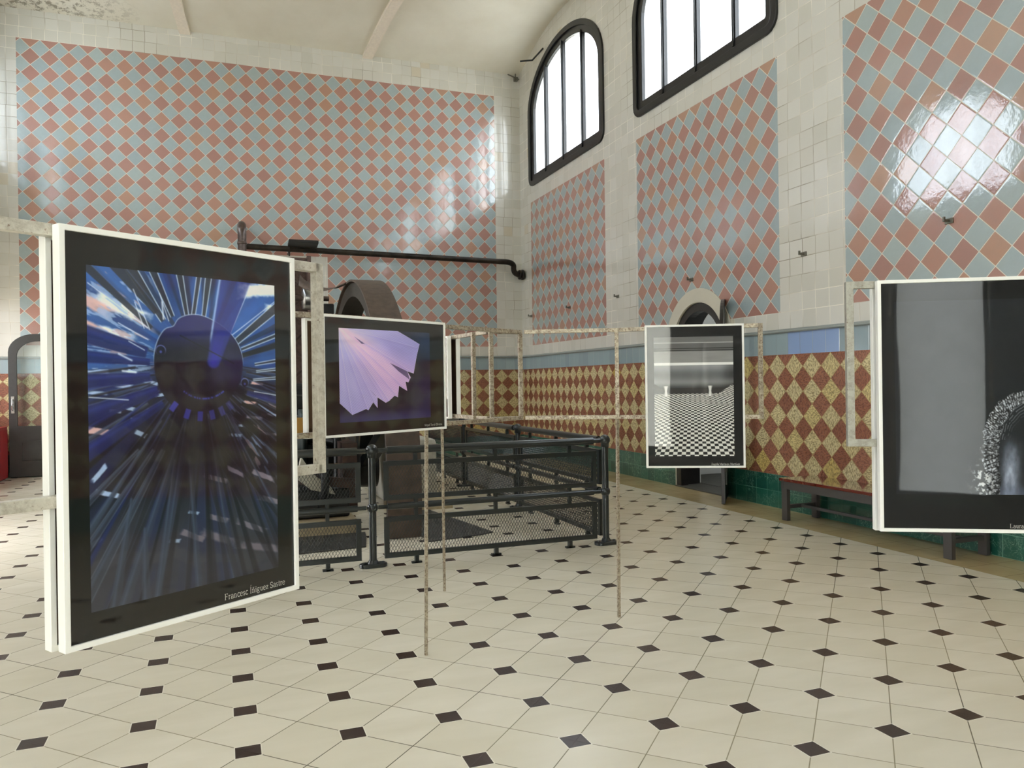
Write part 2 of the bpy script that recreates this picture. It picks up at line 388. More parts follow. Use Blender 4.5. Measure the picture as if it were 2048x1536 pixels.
# ------------------------------------------------------------------ mesh helpers
class MB:
    def __init__(self): self.v = []; self.f = []; self.mi = []; self.sm = []
    def add(self, vs, fs, mi=0, smooth=False):
        o = len(self.v); self.v += [tuple(p) for p in vs]
        for f in fs: self.f.append([i + o for i in f]); self.mi.append(mi); self.sm.append(smooth)
    def box(self, c, s, R=None, mi=0):
        x, y, z = (k / 2 for k in s); c = Vector(c)
        pts = [Vector((a * x, b * y, d * z)) for a in (-1, 1) for b in (-1, 1) for d in (-1, 1)]
        if R is not None: pts = [R @ p for p in pts]
        self.add([c + p for p in pts], [(0, 1, 3, 2), (4, 6, 7, 5), (0, 4, 5, 1), (2, 3, 7, 6), (0, 2, 6, 4), (1, 5, 7, 3)], mi)
    def bar(self, p0, p1, w, h, up=(0, 0, 1), mi=0):
        """rectangular bar from p0 to p1; w across, h along up"""
        p0 = Vector(p0); p1 = Vector(p1); d = (p1 - p0); L = d.length; d.normalize(); up = Vector(up)
        if abs(d.dot(up)) > 0.95: up = Vector((0, 1, 0)) if abs(d.y) < 0.9 else Vector((1, 0, 0))
        s = d.cross(up).normalized(); t = s.cross(d).normalized()
        pts = []
        for e in (p0, p1):
            for a, b in ((-1, -1), (1, -1), (1, 1), (-1, 1)): pts.append(e + s * (a * w / 2) + t * (b * h / 2))
        self.add(pts, [(3, 2, 1, 0), (4, 5, 6, 7), (0, 1, 5, 4), (1, 2, 6, 5), (2, 3, 7, 6), (3, 0, 4, 7)], mi)
    def tube(self, path, r, seg=16, mi=0, cap=True):
        path = [Vector(p) for p in path]; n = len(path); rs = r if isinstance(r, (list, tuple)) else [r] * n
        t0 = (path[1] - path[0]).normalized(); ref = Vector((0, 0, 1)) if abs(t0.z) < 0.9 else Vector((1, 0, 0))
        s = t0.cross(ref).normalized(); pts = []
        for i, p in enumerate(path):
            t = ((path[min(i + 1, n - 1)] - path[max(i - 1, 0)])).normalized()
            s = (s - t * s.dot(t)).normalized(); w = t.cross(s)
            for k in range(seg):
                a = 2 * math.pi * k / seg; pts.append(p + (s * math.cos(a) + w * math.sin(a)) * rs[i])
        fs = [(i * seg + k, i * seg + (k + 1) % seg, (i + 1) * seg + (k + 1) % seg, (i + 1) * seg + k) for i in range(n - 1) for k in range(seg)]
        self.add(pts, fs, mi, True)
        if cap:
            self.add(pts[:seg], [tuple(range(seg))[::-1]], mi); self.add(pts[-seg:], [tuple(range(seg))], mi)
    def sphere(self, c, r, seg=16, mi=0):
        c = Vector(c); pts = []; rings = seg // 2
        for i in range(rings + 1):
            th = math.pi * i / rings
            for k in range(seg):
                a = 2 * math.pi * k / seg
                pts.append(c + Vector((math.sin(th) * math.cos(a), math.sin(th) * math.sin(a), math.cos(th))) * r)
        fs = [(i * seg + k, (i + 1) * seg + k, (i + 1) * seg + (k + 1) % seg, i * seg + (k + 1) % seg) for i in range(rings) for k in range(seg)]
        self.add(pts, fs, mi, True)
    def prism(self, poly, off, mi=0):
        """poly: list of 3D points, extruded by vector off"""
        off = Vector(off); n = len(poly); a = [Vector(p) for p in poly]; b = [p + off for p in a]
        self.add(a + b, [tuple(range(n))[::-1], tuple(range(n, 2 * n))] + [(i, (i + 1) % n, (i + 1) % n + n, i + n) for i in range(n)], mi)
    def ring(self, outer, inner, off, mi=0):
        """frame between two loops of equal length, extruded by off"""
        off = Vector(off); n = len(outer)
        A = [Vector(p) for p in outer]; B = [Vector(p) for p in inner]
        pts = A + B + [p + off for p in A] + [p + off for p in B]; fs = []
        for i in range(n):
            j = (i + 1) % n
            fs += [(i, j, n + j, n + i), (2 * n + i, 3 * n + i, 3 * n + j, 2 * n + j), (i, 2 * n + i, 2 * n + j, j), (n + i, n + j, 3 * n + j, 3 * n + i)]
        self.add(pts, fs, mi)
    def lathe(self, base, axis, prof, seg=32, mi=0):
        """prof: list of (distance along axis, radius)"""
        base = Vector(base); ax = Vector(axis).normalized(); ref = Vector((0, 0, 1)) if abs(ax.z) < 0.9 else Vector((1, 0, 0))
        s = ax.cross(ref).normalized(); w = ax.cross(s); pts = []
        for h, r in prof:
            for k in range(seg):
                a = 2 * math.pi * k / seg; pts.append(base + ax * h + (s * math.cos(a) + w * math.sin(a)) * r)
        fs = [(i * seg + k, i * seg + (k + 1) % seg, (i + 1) * seg + (k + 1) % seg, (i + 1) * seg + k) for i in range(len(prof) - 1) for k in range(seg)]
        self.add(pts, fs, mi, True)
    def build(self, name, mats, parent=None, bevel=0.0, origin=None):
        me = bpy.data.meshes.new(name)
        og = Vector(origin) if origin is not None else Vector((0, 0, 0))
        me.from_pydata([tuple(Vector(p) - og) for p in self.v], [], self.f)
        if not isinstance(mats, (list, tuple)): mats = [mats]
        for m in mats: me.materials.append(m)
        me.polygons.foreach_set('material_index', self.mi); me.polygons.foreach_set('use_smooth', self.sm)
        me.update()
        bm = bmesh.new(); bm.from_mesh(me); bmesh.ops.recalc_face_normals(bm, faces=bm.faces); bm.to_mesh(me); bm.free()
        o = bpy.data.objects.new(name, me); COL.objects.link(o); o.location = og
        if parent is not None:
            o.parent = parent; o.matrix_parent_inverse = Matrix.Translation(parent.location).inverted() if parent.rotation_euler.z == 0 else parent.matrix_basis.inverted()
        if bevel > 0:
            md = o.modifiers.new('edge', 'BEVEL'); md.width = bevel; md.segments = 2; md.limit_method = 'ANGLE'; md.angle_limit = math.radians(50)
            md.harden_normals = False
        return o

def tag(o, label=None, cat=None, group=None, kind=None):
    if label: o['label'] = label
    if cat: o['category'] = cat
    if group: o['group'] = group
    if kind: o['kind'] = kind
    return o

def empty(name, loc, label=None, cat=None, group=None, kind=None):
    o = bpy.data.objects.new(name, None); COL.objects.link(o); o.location = loc
    o.empty_display_size = 0.1
    return tag(o, label, cat, group, kind)

def arch_loop(y0, y1, zb, zs, rise, x, inset=0.0, rc=0.16, n=28):
    """closed loop of an arch-headed opening in a plane x = const; y0 > y1"""
    yc = (y0 + y1) / 2; hw = abs(y0 - y1) / 2 - inset; b = zb + inset; r = max(0.03, rc - inset)
    top = rise - inset; pts = []
    for k in range(5):
        a = math.pi + (math.pi / 2) * k / 4
        pts.append((x, yc - (-(hw - r) + r * math.cos(a)) , b + r + r * math.sin(a)))
    for k in range(5):
        a = 1.5 * math.pi + (math.pi / 2) * k / 4
        pts.append((x, yc - ((hw - r) + r * math.cos(a)), b + r + r * math.sin(a)))
    for k in range(n + 1):
        a = math.pi * k / n
        pts.append((x, yc - hw * math.cos(a), zs + top * math.sin(a)))
    return pts

# ------------------------------------------------------------------ room shell
def fill_face(bm, loops, mi):
    """planar region bounded by loops (first outer, others holes)"""
    es = []
    for lp in loops:
        vs = [bm.verts.new(p) for p in lp]
        es += [bm.edges.new((vs[i], vs[(i + 1) % len(vs)])) for i in range(len(vs))]
    r = bmesh.ops.triangle_fill(bm, edges=es, use_beauty=True)
    for g in r['geom']:
        if isinstance(g, bmesh.types.BMFace): g.material_index = mi

def wall_obj(name, mats, build):
    bm = bmesh.new(); build(bm)
    bmesh.ops.recalc_face_normals(bm, faces=bm.faces)
    me = bpy.data.meshes.new(name); bm.to_mesh(me); bm.free()
    for m in mats: me.materials.append(M[m])
    o = bpy.data.objects.new(name, me); COL.objects.link(o); o['kind'] = 'structure'
    return o

def rect_y(x, y0, y1, z0, z1): return [(x, y0, z0), (x, y1, z0), (x, y1, z1), (x, y0, z1)]
def rect_x(y, x0, x1, z0, z1): return [(x0, y, z0), (x1, y, z0), (x1, y, z1), (x0, y, z1)]

DC, DHW, DZS = -6.78, 0.62, 2.04             # door in the right wall: centre, half width, springing
def door_arc(x, r, z_from=None, n=24, full=False):
    pts = [(x, DC + r * math.cos(math.pi * k / n), DZS + r * math.sin(math.pi * k / n)) for k in range(n + 1)]
    return pts

TOPZ = 9.2
def side_wall(name, x, right):
    out = 0.42 if right else -0.42
    mats = ['cream_y', 'upper_side_a', 'upper_side_b', 'upper_side_c', 'band_y', 'dado_side', 'green_y', 'plaster']
    def build(bm):
        dy0, dy1 = DC + DHW, DC - DHW
        ld0, ld1, ldh = LEFT_DOOR; le0, le1, leh = ADDED_DOOR
        # upper zone outline (above the band)
        if right:
            outer = [(x, 0, Z_BAND)] + [(x, dy0, Z_BAND)]
            th = math.asin((Z_BAND - DZS) / DHW)
            arcp = [(x, DC + DHW * math.cos(th + (math.pi - 2 * th) * k / 20), DZS + DHW * math.sin(th + (math.pi - 2 * th) * k / 20)) for k in range(21)]
            outer = [(x, 0, Z_BAND)] + arcp + [(x, -RL, Z_BAND), (x, -RL, TOPZ), (x, 0, TOPZ)]
        else:
            outer = [(x, 0, Z_BAND), (x, ADDED_WIN[0], Z_BAND), (x, ADDED_WIN[0], ADDED_WIN[3]), (x, ADDED_WIN[1], ADDED_WIN[3]), (x, ADDED_WIN[1], Z_BAND), (x, ld0, Z_BAND), (x, ld0, ldh), (x, ld1, ldh), (x, ld1, Z_BAND), (x, le0, Z_BAND), (x, le0, leh), (x, le1, leh), (x, le1, Z_BAND), (x, -RL, Z_BAND), (x, -RL, TOPZ), (x, 0, TOPZ)]
        holes = [];
        for i, (a, b_) in enumerate(PANELS):
            if right and i == 1:
                # panel bottom interrupted by the cream arch round the door
                R = 0.82; th = math.asin((Z_PANEL - DZS) / R)
                arc = [(x, DC + R * math.cos(th + (math.pi - 2 * th) * k / 24), DZS + R * math.sin(th + (math.pi - 2 * th) * k / 24)) for k in range(25)]
                panel = [(x, a, Z_PANEL)] + arc + [(x, b_, Z_PANEL), (x, b_, Z_PTOP), (x, a, Z_PTOP)]
            elif not right and i in (0, 1, 3):
                continue
            else:
                panel = rect_y(x, a, b_, Z_PANEL, Z_PTOP)
            holes.append(panel)
            fill_face(bm, [panel], [1, 2, 3, 1][i])
        wins = [arch_loop(a, b_, WSILL, WSPRING, WRISE, x) for a, b_ in PANELS]
        fill_face(bm, [outer] + holes + wins, 0)
        for w in wins:       # reveals
            lo = [bm.verts.new(p) for p in w]; ou = [bm.verts.new((x + out, p[1], p[2])) for p in w]
            for k in range(len(w)):
                f = bm.faces.new((lo[k], lo[(k + 1) % len(w)], ou[(k + 1) % len(w)], ou[k])); f.material_index = 7
        segs = [(0, dy0), (dy1, -RL)] if right else [(0, ADDED_WIN[0]), (ADDED_WIN[1], ld0), (ld1, le0), (le1, -RL)]
        for s0, s1 in segs:
            fill_face(bm, [rect_y(x, s0, s1, Z_DADO, Z_BAND if not right else Z_BAND)], 4)
            fill_face(bm, [rect_y(x, s0, s1, Z_GREEN, Z_DADO)], 5)
            fill_face(bm, [rect_y(x, s0, s1, 0.0, Z_GREEN)], 6)
        if not right:
            fill_face(bm, [rect_y(x, ADDED_WIN[0], ADDED_WIN[1], Z_GREEN, ADDED_WIN[2])], 5); fill_face(bm, [rect_y(x, ADDED_WIN[0], ADDED_WIN[1], 0.0, Z_GREEN)], 6)
        if right:
            # slivers between the straight jamb and the start of the arch, then the reveal
            th = math.asin((Z_BAND - DZS) / DHW)
            for sg in (1, -1):
                ys = DC + sg * DHW * math.cos(th)
                lp = [(x, DC + sg * DHW, DZS), (x, DC + sg * DHW, Z_BAND), (x, ys, Z_BAND)]
                fill_face(bm, [lp], 4)
            paths = [[(x, dy0, 0)] + [(x, DC + DHW * math.cos(math.pi * k / 20), DZS + DHW * math.sin(math.pi * k / 20)) for k in range(21)] + [(x, dy1, 0)]]
        else:
            paths = [[(x, p, 0), (x, p, r), (x, q, r), (x, q, 0)] for p, q, r in (LEFT_DOOR, ADDED_DOOR)] + [[(x, ADDED_WIN[k], ADDED_WIN[j]) for k, j in ((0, 2), (0, 3), (1, 3), (1, 2), (0, 2))]]
        for path in paths:
            lo = [bm.verts.new(p) for p in path]; ou = [bm.verts.new((x + out, p[1], p[2])) for p in path]
            for k in range(len(path) - 1):
                f = bm.faces.new((lo[k], lo[k + 1], ou[k + 1], ou[k])); f.material_index = 7
    return wall_obj(name, mats, build)
wall_right = side_wall('wall_right', 0.0, True)
wall_left = side_wall('wall_left', -RW, False)

def back_build(bm):
    y = 0.0; pl, pr = -9.672, -0.60; n0, n1, nz = -5.60, -4.246, 4.18   # cream niche patch in the lower part of the panel
    outer = [(-RW, y, Z_BAND), (0, y, Z_BAND), (0, y, TOPZ), (-RW, y, TOPZ)]
    panel = [(pl, y, Z_PANEL), (n0, y, Z_PANEL), (n0, y, nz), (n1, y, nz), (n1, y, Z_PANEL), (pr, y, Z_PANEL), (pr, y, Z_BTOP), (pl, y, Z_BTOP)]
    fill_face(bm, [panel], 1)
    up = [(-RW, y, Z_BAND), (0, y, Z_BAND), (0, y, TOPZ), (-RW, y, TOPZ)]
    # cream surround as separate rectangles
    for r in ((-RW, pl, Z_BAND, TOPZ), (pr, 0, Z_BAND, TOPZ), (pl, pr, Z_BTOP, TOPZ), (pl, pr, Z_BAND, Z_PANEL), (n0, n1, Z_PANEL, nz)):
        fill_face(bm, [rect_x(y, *r)], 0)
    fill_face(bm, [rect_x(y, -RW, 0, Z_DADO, Z_BAND)], 2)
    fill_face(bm, [rect_x(y, -RW, 0, Z_GREEN, Z_DADO)], 3)
    fill_face(bm, [rect_x(y, -RW, 0, 0, Z_GREEN)], 4)
wall_obj('wall_back', ['cream_x', 'upper_back', 'band_x', 'dado_back', 'green_x'], back_build)

def rear_build(bm):
    y = -RL; (a0, a1, b0, b1), (c0, c1, e0, e1) = REAR
    for r, mi in (((-RW, a0, Z_BAND, TOPZ), 0), ((a0, a1, b1, TOPZ), 0), ((a1, c0, Z_BAND, TOPZ), 0), ((c0, c1, e1, TOPZ), 0), ((c1, 0, Z_BAND, TOPZ), 0)):
        fill_face(bm, [rect_x(y, *r)], mi)
    for z0, z1, mi in ((Z_DADO, Z_BAND, 1), (Z_GREEN, Z_DADO, 2), (0.0, Z_GREEN, 3)):
        for x0, x1 in ((-RW, a0), (a1, c0), (c1, 0)): fill_face(bm, [rect_x(y, x0, x1, z0, z1)], mi)
    fill_face(bm, [rect_x(y, a0, a1, 0, b0)], 3); fill_face(bm, [rect_x(y, c0, c1, 0, e0)], 3)
    for x0, x1, z0, z1 in REAR:
        lp = rect_x(y, x0, x1, z0, z1); lo = [bm.verts.new(p) for p in lp]; ou = [bm.verts.new((p[0], y - 0.3, p[2])) for p in lp]
        for k in range(4):
            f = bm.faces.new((lo[k], lo[(k + 1) % 4], ou[(k + 1) % 4], ou[k])); f.material_index = 4
wall_obj('wall_rear', ['cream_x', 'band_x', 'dado_back', 'green_x', 'plaster'], rear_build)
# frosted glazing and black timber doors behind the camera
def frosted(name, c):
    b = NB(name); b.n.remove(b.p); t = b.n.new('ShaderNodeBsdfTranslucent'); t.inputs['Color'].default_value = c; b.l.new(t.outputs[0], b.out.inputs['Surface']); M[name] = b.mat
frosted('frosted_bright', (.80, .81, .76, 1)); frosted('frosted_dim', (.56, .58, .57, 1))
for k, (x0, x1, z0, z1) in enumerate(REAR):
    root = empty('window_%d' % (9 + k), ((x0 + x1) / 2, -RL, z0), kind='structure')
    b = MB(); b.box(((x0 + x1) / 2, -RL - .12, (z0 + z1) / 2), (x1 - x0, .01, z1 - z0)); b.build('window_pane', M['frosted_bright' if k == 0 else 'frosted_dim'], root)
    b = MB(); b.ring(rect_x(-RL - .1, x0, x1, z0, z1), rect_x(-RL - .1, x0 + .05, x1 - .05, z0 + .05, z1 - .05), (0, .06, 0)); b.build('window_frame', M['window_black'], root)
rb = MB()
for x0, x1 in ((-6.53, -5.29), (-4.32, -1.6)):
    n = 4 if x1 - x0 > 2 else 2; w = (x1 - x0) / n
    for k in range(n):
        xc = x0 + (k + .5) * w
        rb.box((xc, -RL + 0.05, 1.9), (w - 0.02, 0.1, 3.8)); rb.box((xc, -RL + 0.12, 0.7), (w - .3, 0.04, 0.9)); rb.box((xc, -RL + 0.12, 2.5), (w - .3, 0.04, 2.0))
tag(rb.build('door_3', M['door_black']), kind='structure')
rb = MB(); rb.box((-5.9, -RL + 0.11, 0.125), (8.7, 0.22, 0.25))
tag(rb.build('trim_2', M['dark_stone']), kind='structure')

fb = MB(); fb.box((-RW / 2, -RL / 2, -0.1), (RW + 0.84, RL + 0.84, 0.2))
tag(fb.build('floor', M['floor_tiles']), kind='structure')

def vault_z(y):
    t = (-y % BAY) / BAY
    return Z_CEIL + 0.44 * math.sin(math.pi * t) ** 1.05
cb = MB(); nx, ny = 12, 178
pts = []
for i in range(nx + 1):
    for j in range(ny + 1):
        y = -RL * j / ny
        pts.append((-RW * i / nx, y, vault_z(y)))
cb.add(pts, [(i * (ny + 1) + j, (i + 1) * (ny + 1) + j, (i + 1) * (ny + 1) + j + 1, i * (ny + 1) + j + 1) for i in range(nx) for j in range(ny)], 0, True)
ceiling = cb.build('ceiling', M['plaster']); ceiling['kind'] = 'structure'
cb = MB(); cb.box((-RW / 2, -RL / 2, 9.3), (RW + 1, RL + 1, 0.1))
tag(cb.build('roof_slab', M['plaster']), kind='structure')
# flat ribs fanning out under the first vault, repeated in the next bays
for bay in range(4):
    for x0, s in ((-3.37, 0.146), (-6.87, -0.146)):
        b = MB(); yb = -bay * BAY; pts = []; N = 22
        for k in range(N + 1):
            yy = -BAY * k / N * 0.998; z = vault_z(yb + yy - 0.0001) if 0 < k else Z_CEIL
            xx = x0 - s * yy
            pts += [(xx - 0.1, yb + yy, z - 0.07), (xx + 0.1, yb + yy, z - 0.07), (xx + 0.1, yb + yy, z + 0.02), (xx - 0.1, yb + yy, z + 0.02)]
        fs = []
        for k in range(N):
            for q in range(4): fs.append((4 * k + q, 4 * k + (q + 1) % 4, 4 * k + 4 + (q + 1) % 4, 4 * k + 4 + q))
        fs += [(0, 1, 2, 3), (4 * N + 3, 4 * N + 2, 4 * N + 1, 4 * N)]
        b.add(pts, fs); tag(b.build('beam', M['rib_plaster']), kind='structure')

# half-round moulding over the blue band
mb = MB()
for p0, p1 in (((-RW, -0.012, Z_BAND + .022), (0, -0.012, Z_BAND + .022)),):
    mb.bar(p0, p1, 0.03, 0.045); mb.tube([(p0[0], p0[1] - .016, p0[2] - .006), (p1[0], p1[1] - .016, p1[2] - .006)], 0.014, 8)
tag(mb.build('trim_1', M['moulding_grey']), kind='structure')
mb = MB()
for y0, y1 in ((0, DC + DHW + .005), (DC - DHW - .005, -RL)):
    mb.bar((-0.012, y0, Z_BAND + .022), (-0.012, y1, Z_BAND + .022), 0.03, 0.045)
    mb.tube([(-0.028, y0, Z_BAND + .016), (-0.028, y1, Z_BAND + .016)], 0.014, 8)
tag(mb.build('trim_3', M['moulding_grey']), kind='structure')

# ------------------------------------------------------------------ windows
def window(idx, y0, y1, x, side):
    """side +1: right wall (outside is +x)"""
    sx = side
    root = empty('window_%d' % idx, (x, (y0 + y1) / 2, WSILL), kind='structure')
    L = lambda ins, xx: arch_loop(y0, y1, WSILL, WSPRING, WRISE, xx, ins)
    f = MB(); f.ring(L(-0.035, x - sx * .035), L(0.075, x - sx * .035), (sx * .08, 0, 0))
    f.ring(L(0.035, x + sx * .0), L(0.20, x + sx * .0), (sx * .10, 0, 0))
    f.build('window_frame', M['window_black'], root, bevel=0.008)
    yc = (y0 + y1) / 2; hw = abs(y0 - y1) / 2
    top_in = WRISE - 0.16
    hwi = hw - 0.17
    for k in (-1, 0, 1):
        ym = yc + k * 0.86
        zt = WSPRING + top_in * math.sqrt(max(0, 1 - ((ym - yc) / hwi) ** 2))
        m = MB(); m.bar((x + sx * .04, ym, WSILL + .10), (x + sx * .04, ym, zt + .03), 0.075, 0.07)
        m.bar((x + sx * .0, ym, WSILL + .10), (x + sx * .0, ym, zt), 0.04, 0.03)
        m.build('mullion', M['window_black'], root)
    p = MB(); lp = L(0.15, x + sx * .06); p.prism(lp, (sx * .006, 0, 0))
    p.build('window_pane', M['window_pane'], root)
    return root
for i, (a, b_) in enumerate(PANELS):
    window(i + 1, a, b_, 0.0, 1)
for i, (a, b_) in enumerate(PANELS):
    window(i + 5, a, b_, -RW, -1)
# frames of the low left openings; second door and window added for light
for k, (p, q, z0, z1) in enumerate(((LEFT_DOOR[0], LEFT_DOOR[1], 0.0, LEFT_DOOR[2]), (ADDED_DOOR[0], ADDED_DOOR[1], 0.0, ADDED_DOOR[2]), ADDED_WIN)):
    rt = empty('door_%d' % (5 + k) if k < 2 else 'window_11', (-RW - .1, (p + q) / 2, z0), kind='structure')
    b = MB(); b.ring(rect_y(-RW - .1, p, q, z0, z1), rect_y(-RW - .1, p - .09, q + .09, z0 + (.02 if k < 2 else .09), z1 - .09), (-.07, 0, 0)); b.build('frame', M['window_black'], rt)
# wooden prop stick over the first window and a cable bracket in the corner
st = MB(); st.tube([(-0.03, -1.46, 8.42), (-0.10, -1.05, 8.33), (-0.35, -0.98, 8.30)], 0.018, 8)
tag(st.build('window_pole', M['lamp_black']), 'short black rod sticking out over the first arched window', 'rod')
cbk = MB(); cbk.bar((-0.02, -0.06, 8.30), (-0.32, -0.16, 8.34), 0.02, 0.02); cbk.bar((-0.12, -0.1, 8.24), (-0.12, -0.1, 8.40), 0.02, 0.02); cbk.box((-0.1, -.07, 8.29), (.08, .08, .08))
tag(cbk.build('corner_bracket', M['hook_grey']), 'small iron tie bracket high in the corner under the vault', 'bracket')

# neighbouring building outside the right wall, seen dimly through the frosted panes
nb = MB(); nb.box((9.0, -1.5, 4.5), (3, 9, 11)); nb.box((8.0, -14.0, 4.0), (3, 5, 10))
tag(nb.build('exterior_wall', M['sandstone']), kind='structure')
g = MB(); g.box((-5, -10, -0.35), (60, 60, 0.2)); tag(g.build('ground_outside', M['concrete']), kind='structure')

# ------------------------------------------------------------------ door in the right wall
dr = empty('door_1', (0, DC, 0), kind='structure')
def arch_path(r, zlow, x, n=24):
    return [(x, DC + r, zlow)] + [(x, DC + r * math.cos(math.pi * k / n), DZS + r * math.sin(math.pi * k / n)) for k in range(n + 1)] + [(x, DC - r, zlow)]
def arch_band(mbx, r0, r1, zlow, x, dx, mi=0):
    A = arch_path(r1, zlow, x); B = arch_path(r0, zlow, x); n = len(A)
    pts = A + B + [(p[0] + dx, p[1], p[2]) for p in A] + [(p[0] + dx, p[1], p[2]) for p in B]; fs = []
    for i in range(n - 1):
        j = i + 1
        fs += [(i, j, n + j, n + i), (2 * n + i, 3 * n + i, 3 * n + j, 2 * n + j), (i, 2 * n + i, 2 * n + j, j), (n + i, n + j, 3 * n + j, 3 * n + i)]
    fs += [(0, n, 3 * n, 2 * n), (n - 1, 3 * n - 1 - 0 + 0, 4 * n - 1, 2 * n - 1)] if False else [(0, n, 3 * n, 2 * n), (n - 1, 3 * n - 1, 4 * n - 1, 2 * n - 1)]
    mbx.add(pts, fs, mi)
b = MB(); A = []
for r in (0.625, 0.82):
    pass
n = 28; th0 = math.asin((Z_PANEL - DZS) / 0.82)
ro = [(-0.012, DC + .82 * math.cos(math.pi * k / n), DZS + .82 * math.sin(math.pi * k / n)) for k in range(n + 1)]
ri = [(-0.012, DC + .625 * math.cos(math.pi * k / n), DZS + .625 * math.sin(math.pi * k / n)) for k in range(n + 1)]
ro = [(p[0], p[1], max(p[2], Z_BAND + .045)) for p in ro]; ri = [(p[0], p[1], max(p[2], Z_BAND + .045)) for p in ri]
pts = ro + ri + [(0.02, p[1], p[2]) for p in ro] + [(0.02, p[1], p[2]) for p in ri]; N = n + 1; fs = []
for i in range(n):
    j = i + 1; fs += [(i, j, N + j, N + i), (i, 2 * N + i, 2 * N + j, j), (N + i, N + j, 3 * N + j, 3 * N + i)]
b.add(pts, fs); b.build('door_surround', M['ring_cream'], dr)
b = MB(); arch_band(b, 0.50, 0.618, 0.0, 0.02, 0.12); b.build('door_frame', M['door_black'], dr)
b = MB(); arch_band(b, 0.585, 0.618, 0.0, 0.14, 0.26); b.build('jamb_lining', M['door_black'], dr)
# vestibule behind
v = MB()
v.box((1.75, DC, 1.8), (0.06, 3.0, 3.6)); v.box((1.1, DC + 1.5, 1.8), (1.35, 0.06, 3.6)); v.box((1.1, DC - 1.5, 1.8), (1.35, 0.06, 3.6)); v.box((1.1, DC, 3.63), (1.35, 3.0, 0.06))
for sg in (1, -1): v.box((.43, DC + sg * 1.20, 1.8), (.02, .66, 3.6))
v.box((.43, DC, 3.28), (.02, 1.9, .7)); arch_band(v, 0.62, 0.93, 0.0, .422, .018)
v.build('vestibule_wall', M['white_wall'], dr)
v = MB(); v.box((1.1, DC, 0.005), (1.35, 3.0, 0.03)); v.box((0.2, DC, 0.005), (0.44, 1.2, 0.02)); v.build('threshold', M['dark_stone'], dr)
v = MB(); v.box((1.2, DC - .75, .15), (0.5, .5, .28)); v.build('step', M['dark_stone'], dr)
lam = bpy.data.lights.new('vestibule_fill', 'POINT'); lam.energy = 16; lam.shadow_soft_size = 0.12  # added point light without a fitting, brightens the space behind the doorway
lo = bpy.data.objects.new('vestibule_fill', lam); COL.objects.link(lo); lo.location = (1.0, DC - 0.95, 2.9)
# open leaf swung into the room
hinge = Vector((-0.02, DC - 0.60, 0)); tipp = Vector((-0.475, -7.95, 0)); d = (tipp - hinge).normalized(); LW = (tipp - hinge).length + 0.0; nrm = Vector((-d.y, d.x, 0))
leaf = empty('door_leaf', tuple((hinge + tipp) / 2), kind='structure')
leaf.name = 'door_2'
loop_o = [hinge + d * 0 + Vector((0, 0, 0.015)), hinge + d * LW + Vector((0, 0, 0.015))]
for k in range(13):
    a = math.pi / 2 * k / 12
    loop_o.append(hinge + d * (LW * math.cos(a)) + Vector((0, 0, DZS + 0.60 * math.sin(a))))
loop_i = [hinge + d * 0.11 + Vector((0, 0, 0.9)), hinge + d * (LW - .11) + Vector((0, 0, 0.9))]
for k in range(13):
    a = math.pi / 2 * k / 12
    loop_i.append(hinge + d * (0.11 + (LW - .22) * math.cos(a)) + Vector((0, 0, DZS + 0.49 * math.sin(a))))
b = MB(); b.ring(loop_o, loop_i, nrm * 0.045); b.build('leaf_frame', M['door_black'], leaf, bevel=0.004)
b = MB(); b.bar(hinge + d * .2 + nrm * .05 + Vector((0, 0, .48)), hinge + d * (LW - .2) + nrm * .05 + Vector((0, 0, .48)), 0.02, 0.5); b.build('leaf_panel', M['door_black'], leaf)
b = MB(); b.prism([p + nrm * .02 for p in loop_i], nrm * .006); b.build('leaf_glass', M['door_glass'], leaf)
b = MB(); hp = hinge + d * (LW - .05) + nrm * .07; b.bar(hp + Vector((0, 0, 1.0)), hp + Vector((0, 0, 1.2)), .03, .03); b.build('door_handle', M['chrome'], leaf)

# ------------------------------------------------------------------ glazed door leaf before the back wall (far left)
dl = empty('door_4', (-9.35, -0.14, 0), kind='structure')
X0, X1, DT, YD = -9.83, -8.83, 2.56, -0.13
def rounded(x0, x1, z0, z1, r, ins=0.0, y=YD):
    p = [(x0 + ins, y, z0), (x1 - ins, y, z0)]
    for k in range(9):
        a = math.pi / 2 * k / 8; p.append((x1 - ins - r + r * math.cos(a), y, z1 - ins - r * .78 + r * .78 * math.sin(a)))
    for k in range(9):
        a = math.pi / 2 + math.pi / 2 * k / 8; p.append((x0 + ins + r + r * math.cos(a), y, z1 - ins - r * .78 + r * .78 * math.sin(a)))
    return p
b = MB(); b.ring(rounded(X0, X1, .02, DT, .42), [(p[0], p[1], max(p[2], .92)) for p in rounded(X0, X1, .92, DT, .34, .13)], (0, -0.05, 0)); b.build('leaf_frame', M['door_black'], dl, bevel=.004)
b = MB(); b.ring([(X0 + .17, YD - .05, .27), (X1 - .17, YD - .05, .27), (X1 - .17, YD - .05, .66), (X0 + .17, YD - .05, .66)], [(X0 + .2, YD - .05, .30), (X1 - .2, YD - .05, .30), (X1 - .2, YD - .05, .63), (X0 + .2, YD - .05, .63)], (0, -.018, 0)); b.build('leaf_panel', M['door_black'], dl)
b = MB(); b.prism([(p[0], p[1] - .02, max(p[2], .92)) for p in rounded(X0, X1, .92, DT, .34, .13)], (0, -.006, 0)); b.build('leaf_glass', M['door_glass'], dl)
b = MB(); hx = X0 + .065
b.box((hx, YD - .058, 1.3), (.05, .016, .30)); b.tube([(hx, YD - .06, 1.40), (hx, YD - .11, 1.38), (hx, YD - .11, 1.22), (hx, YD - .06, 1.20)], .011, 8); b.build('door_handle', M['chrome'], dl)

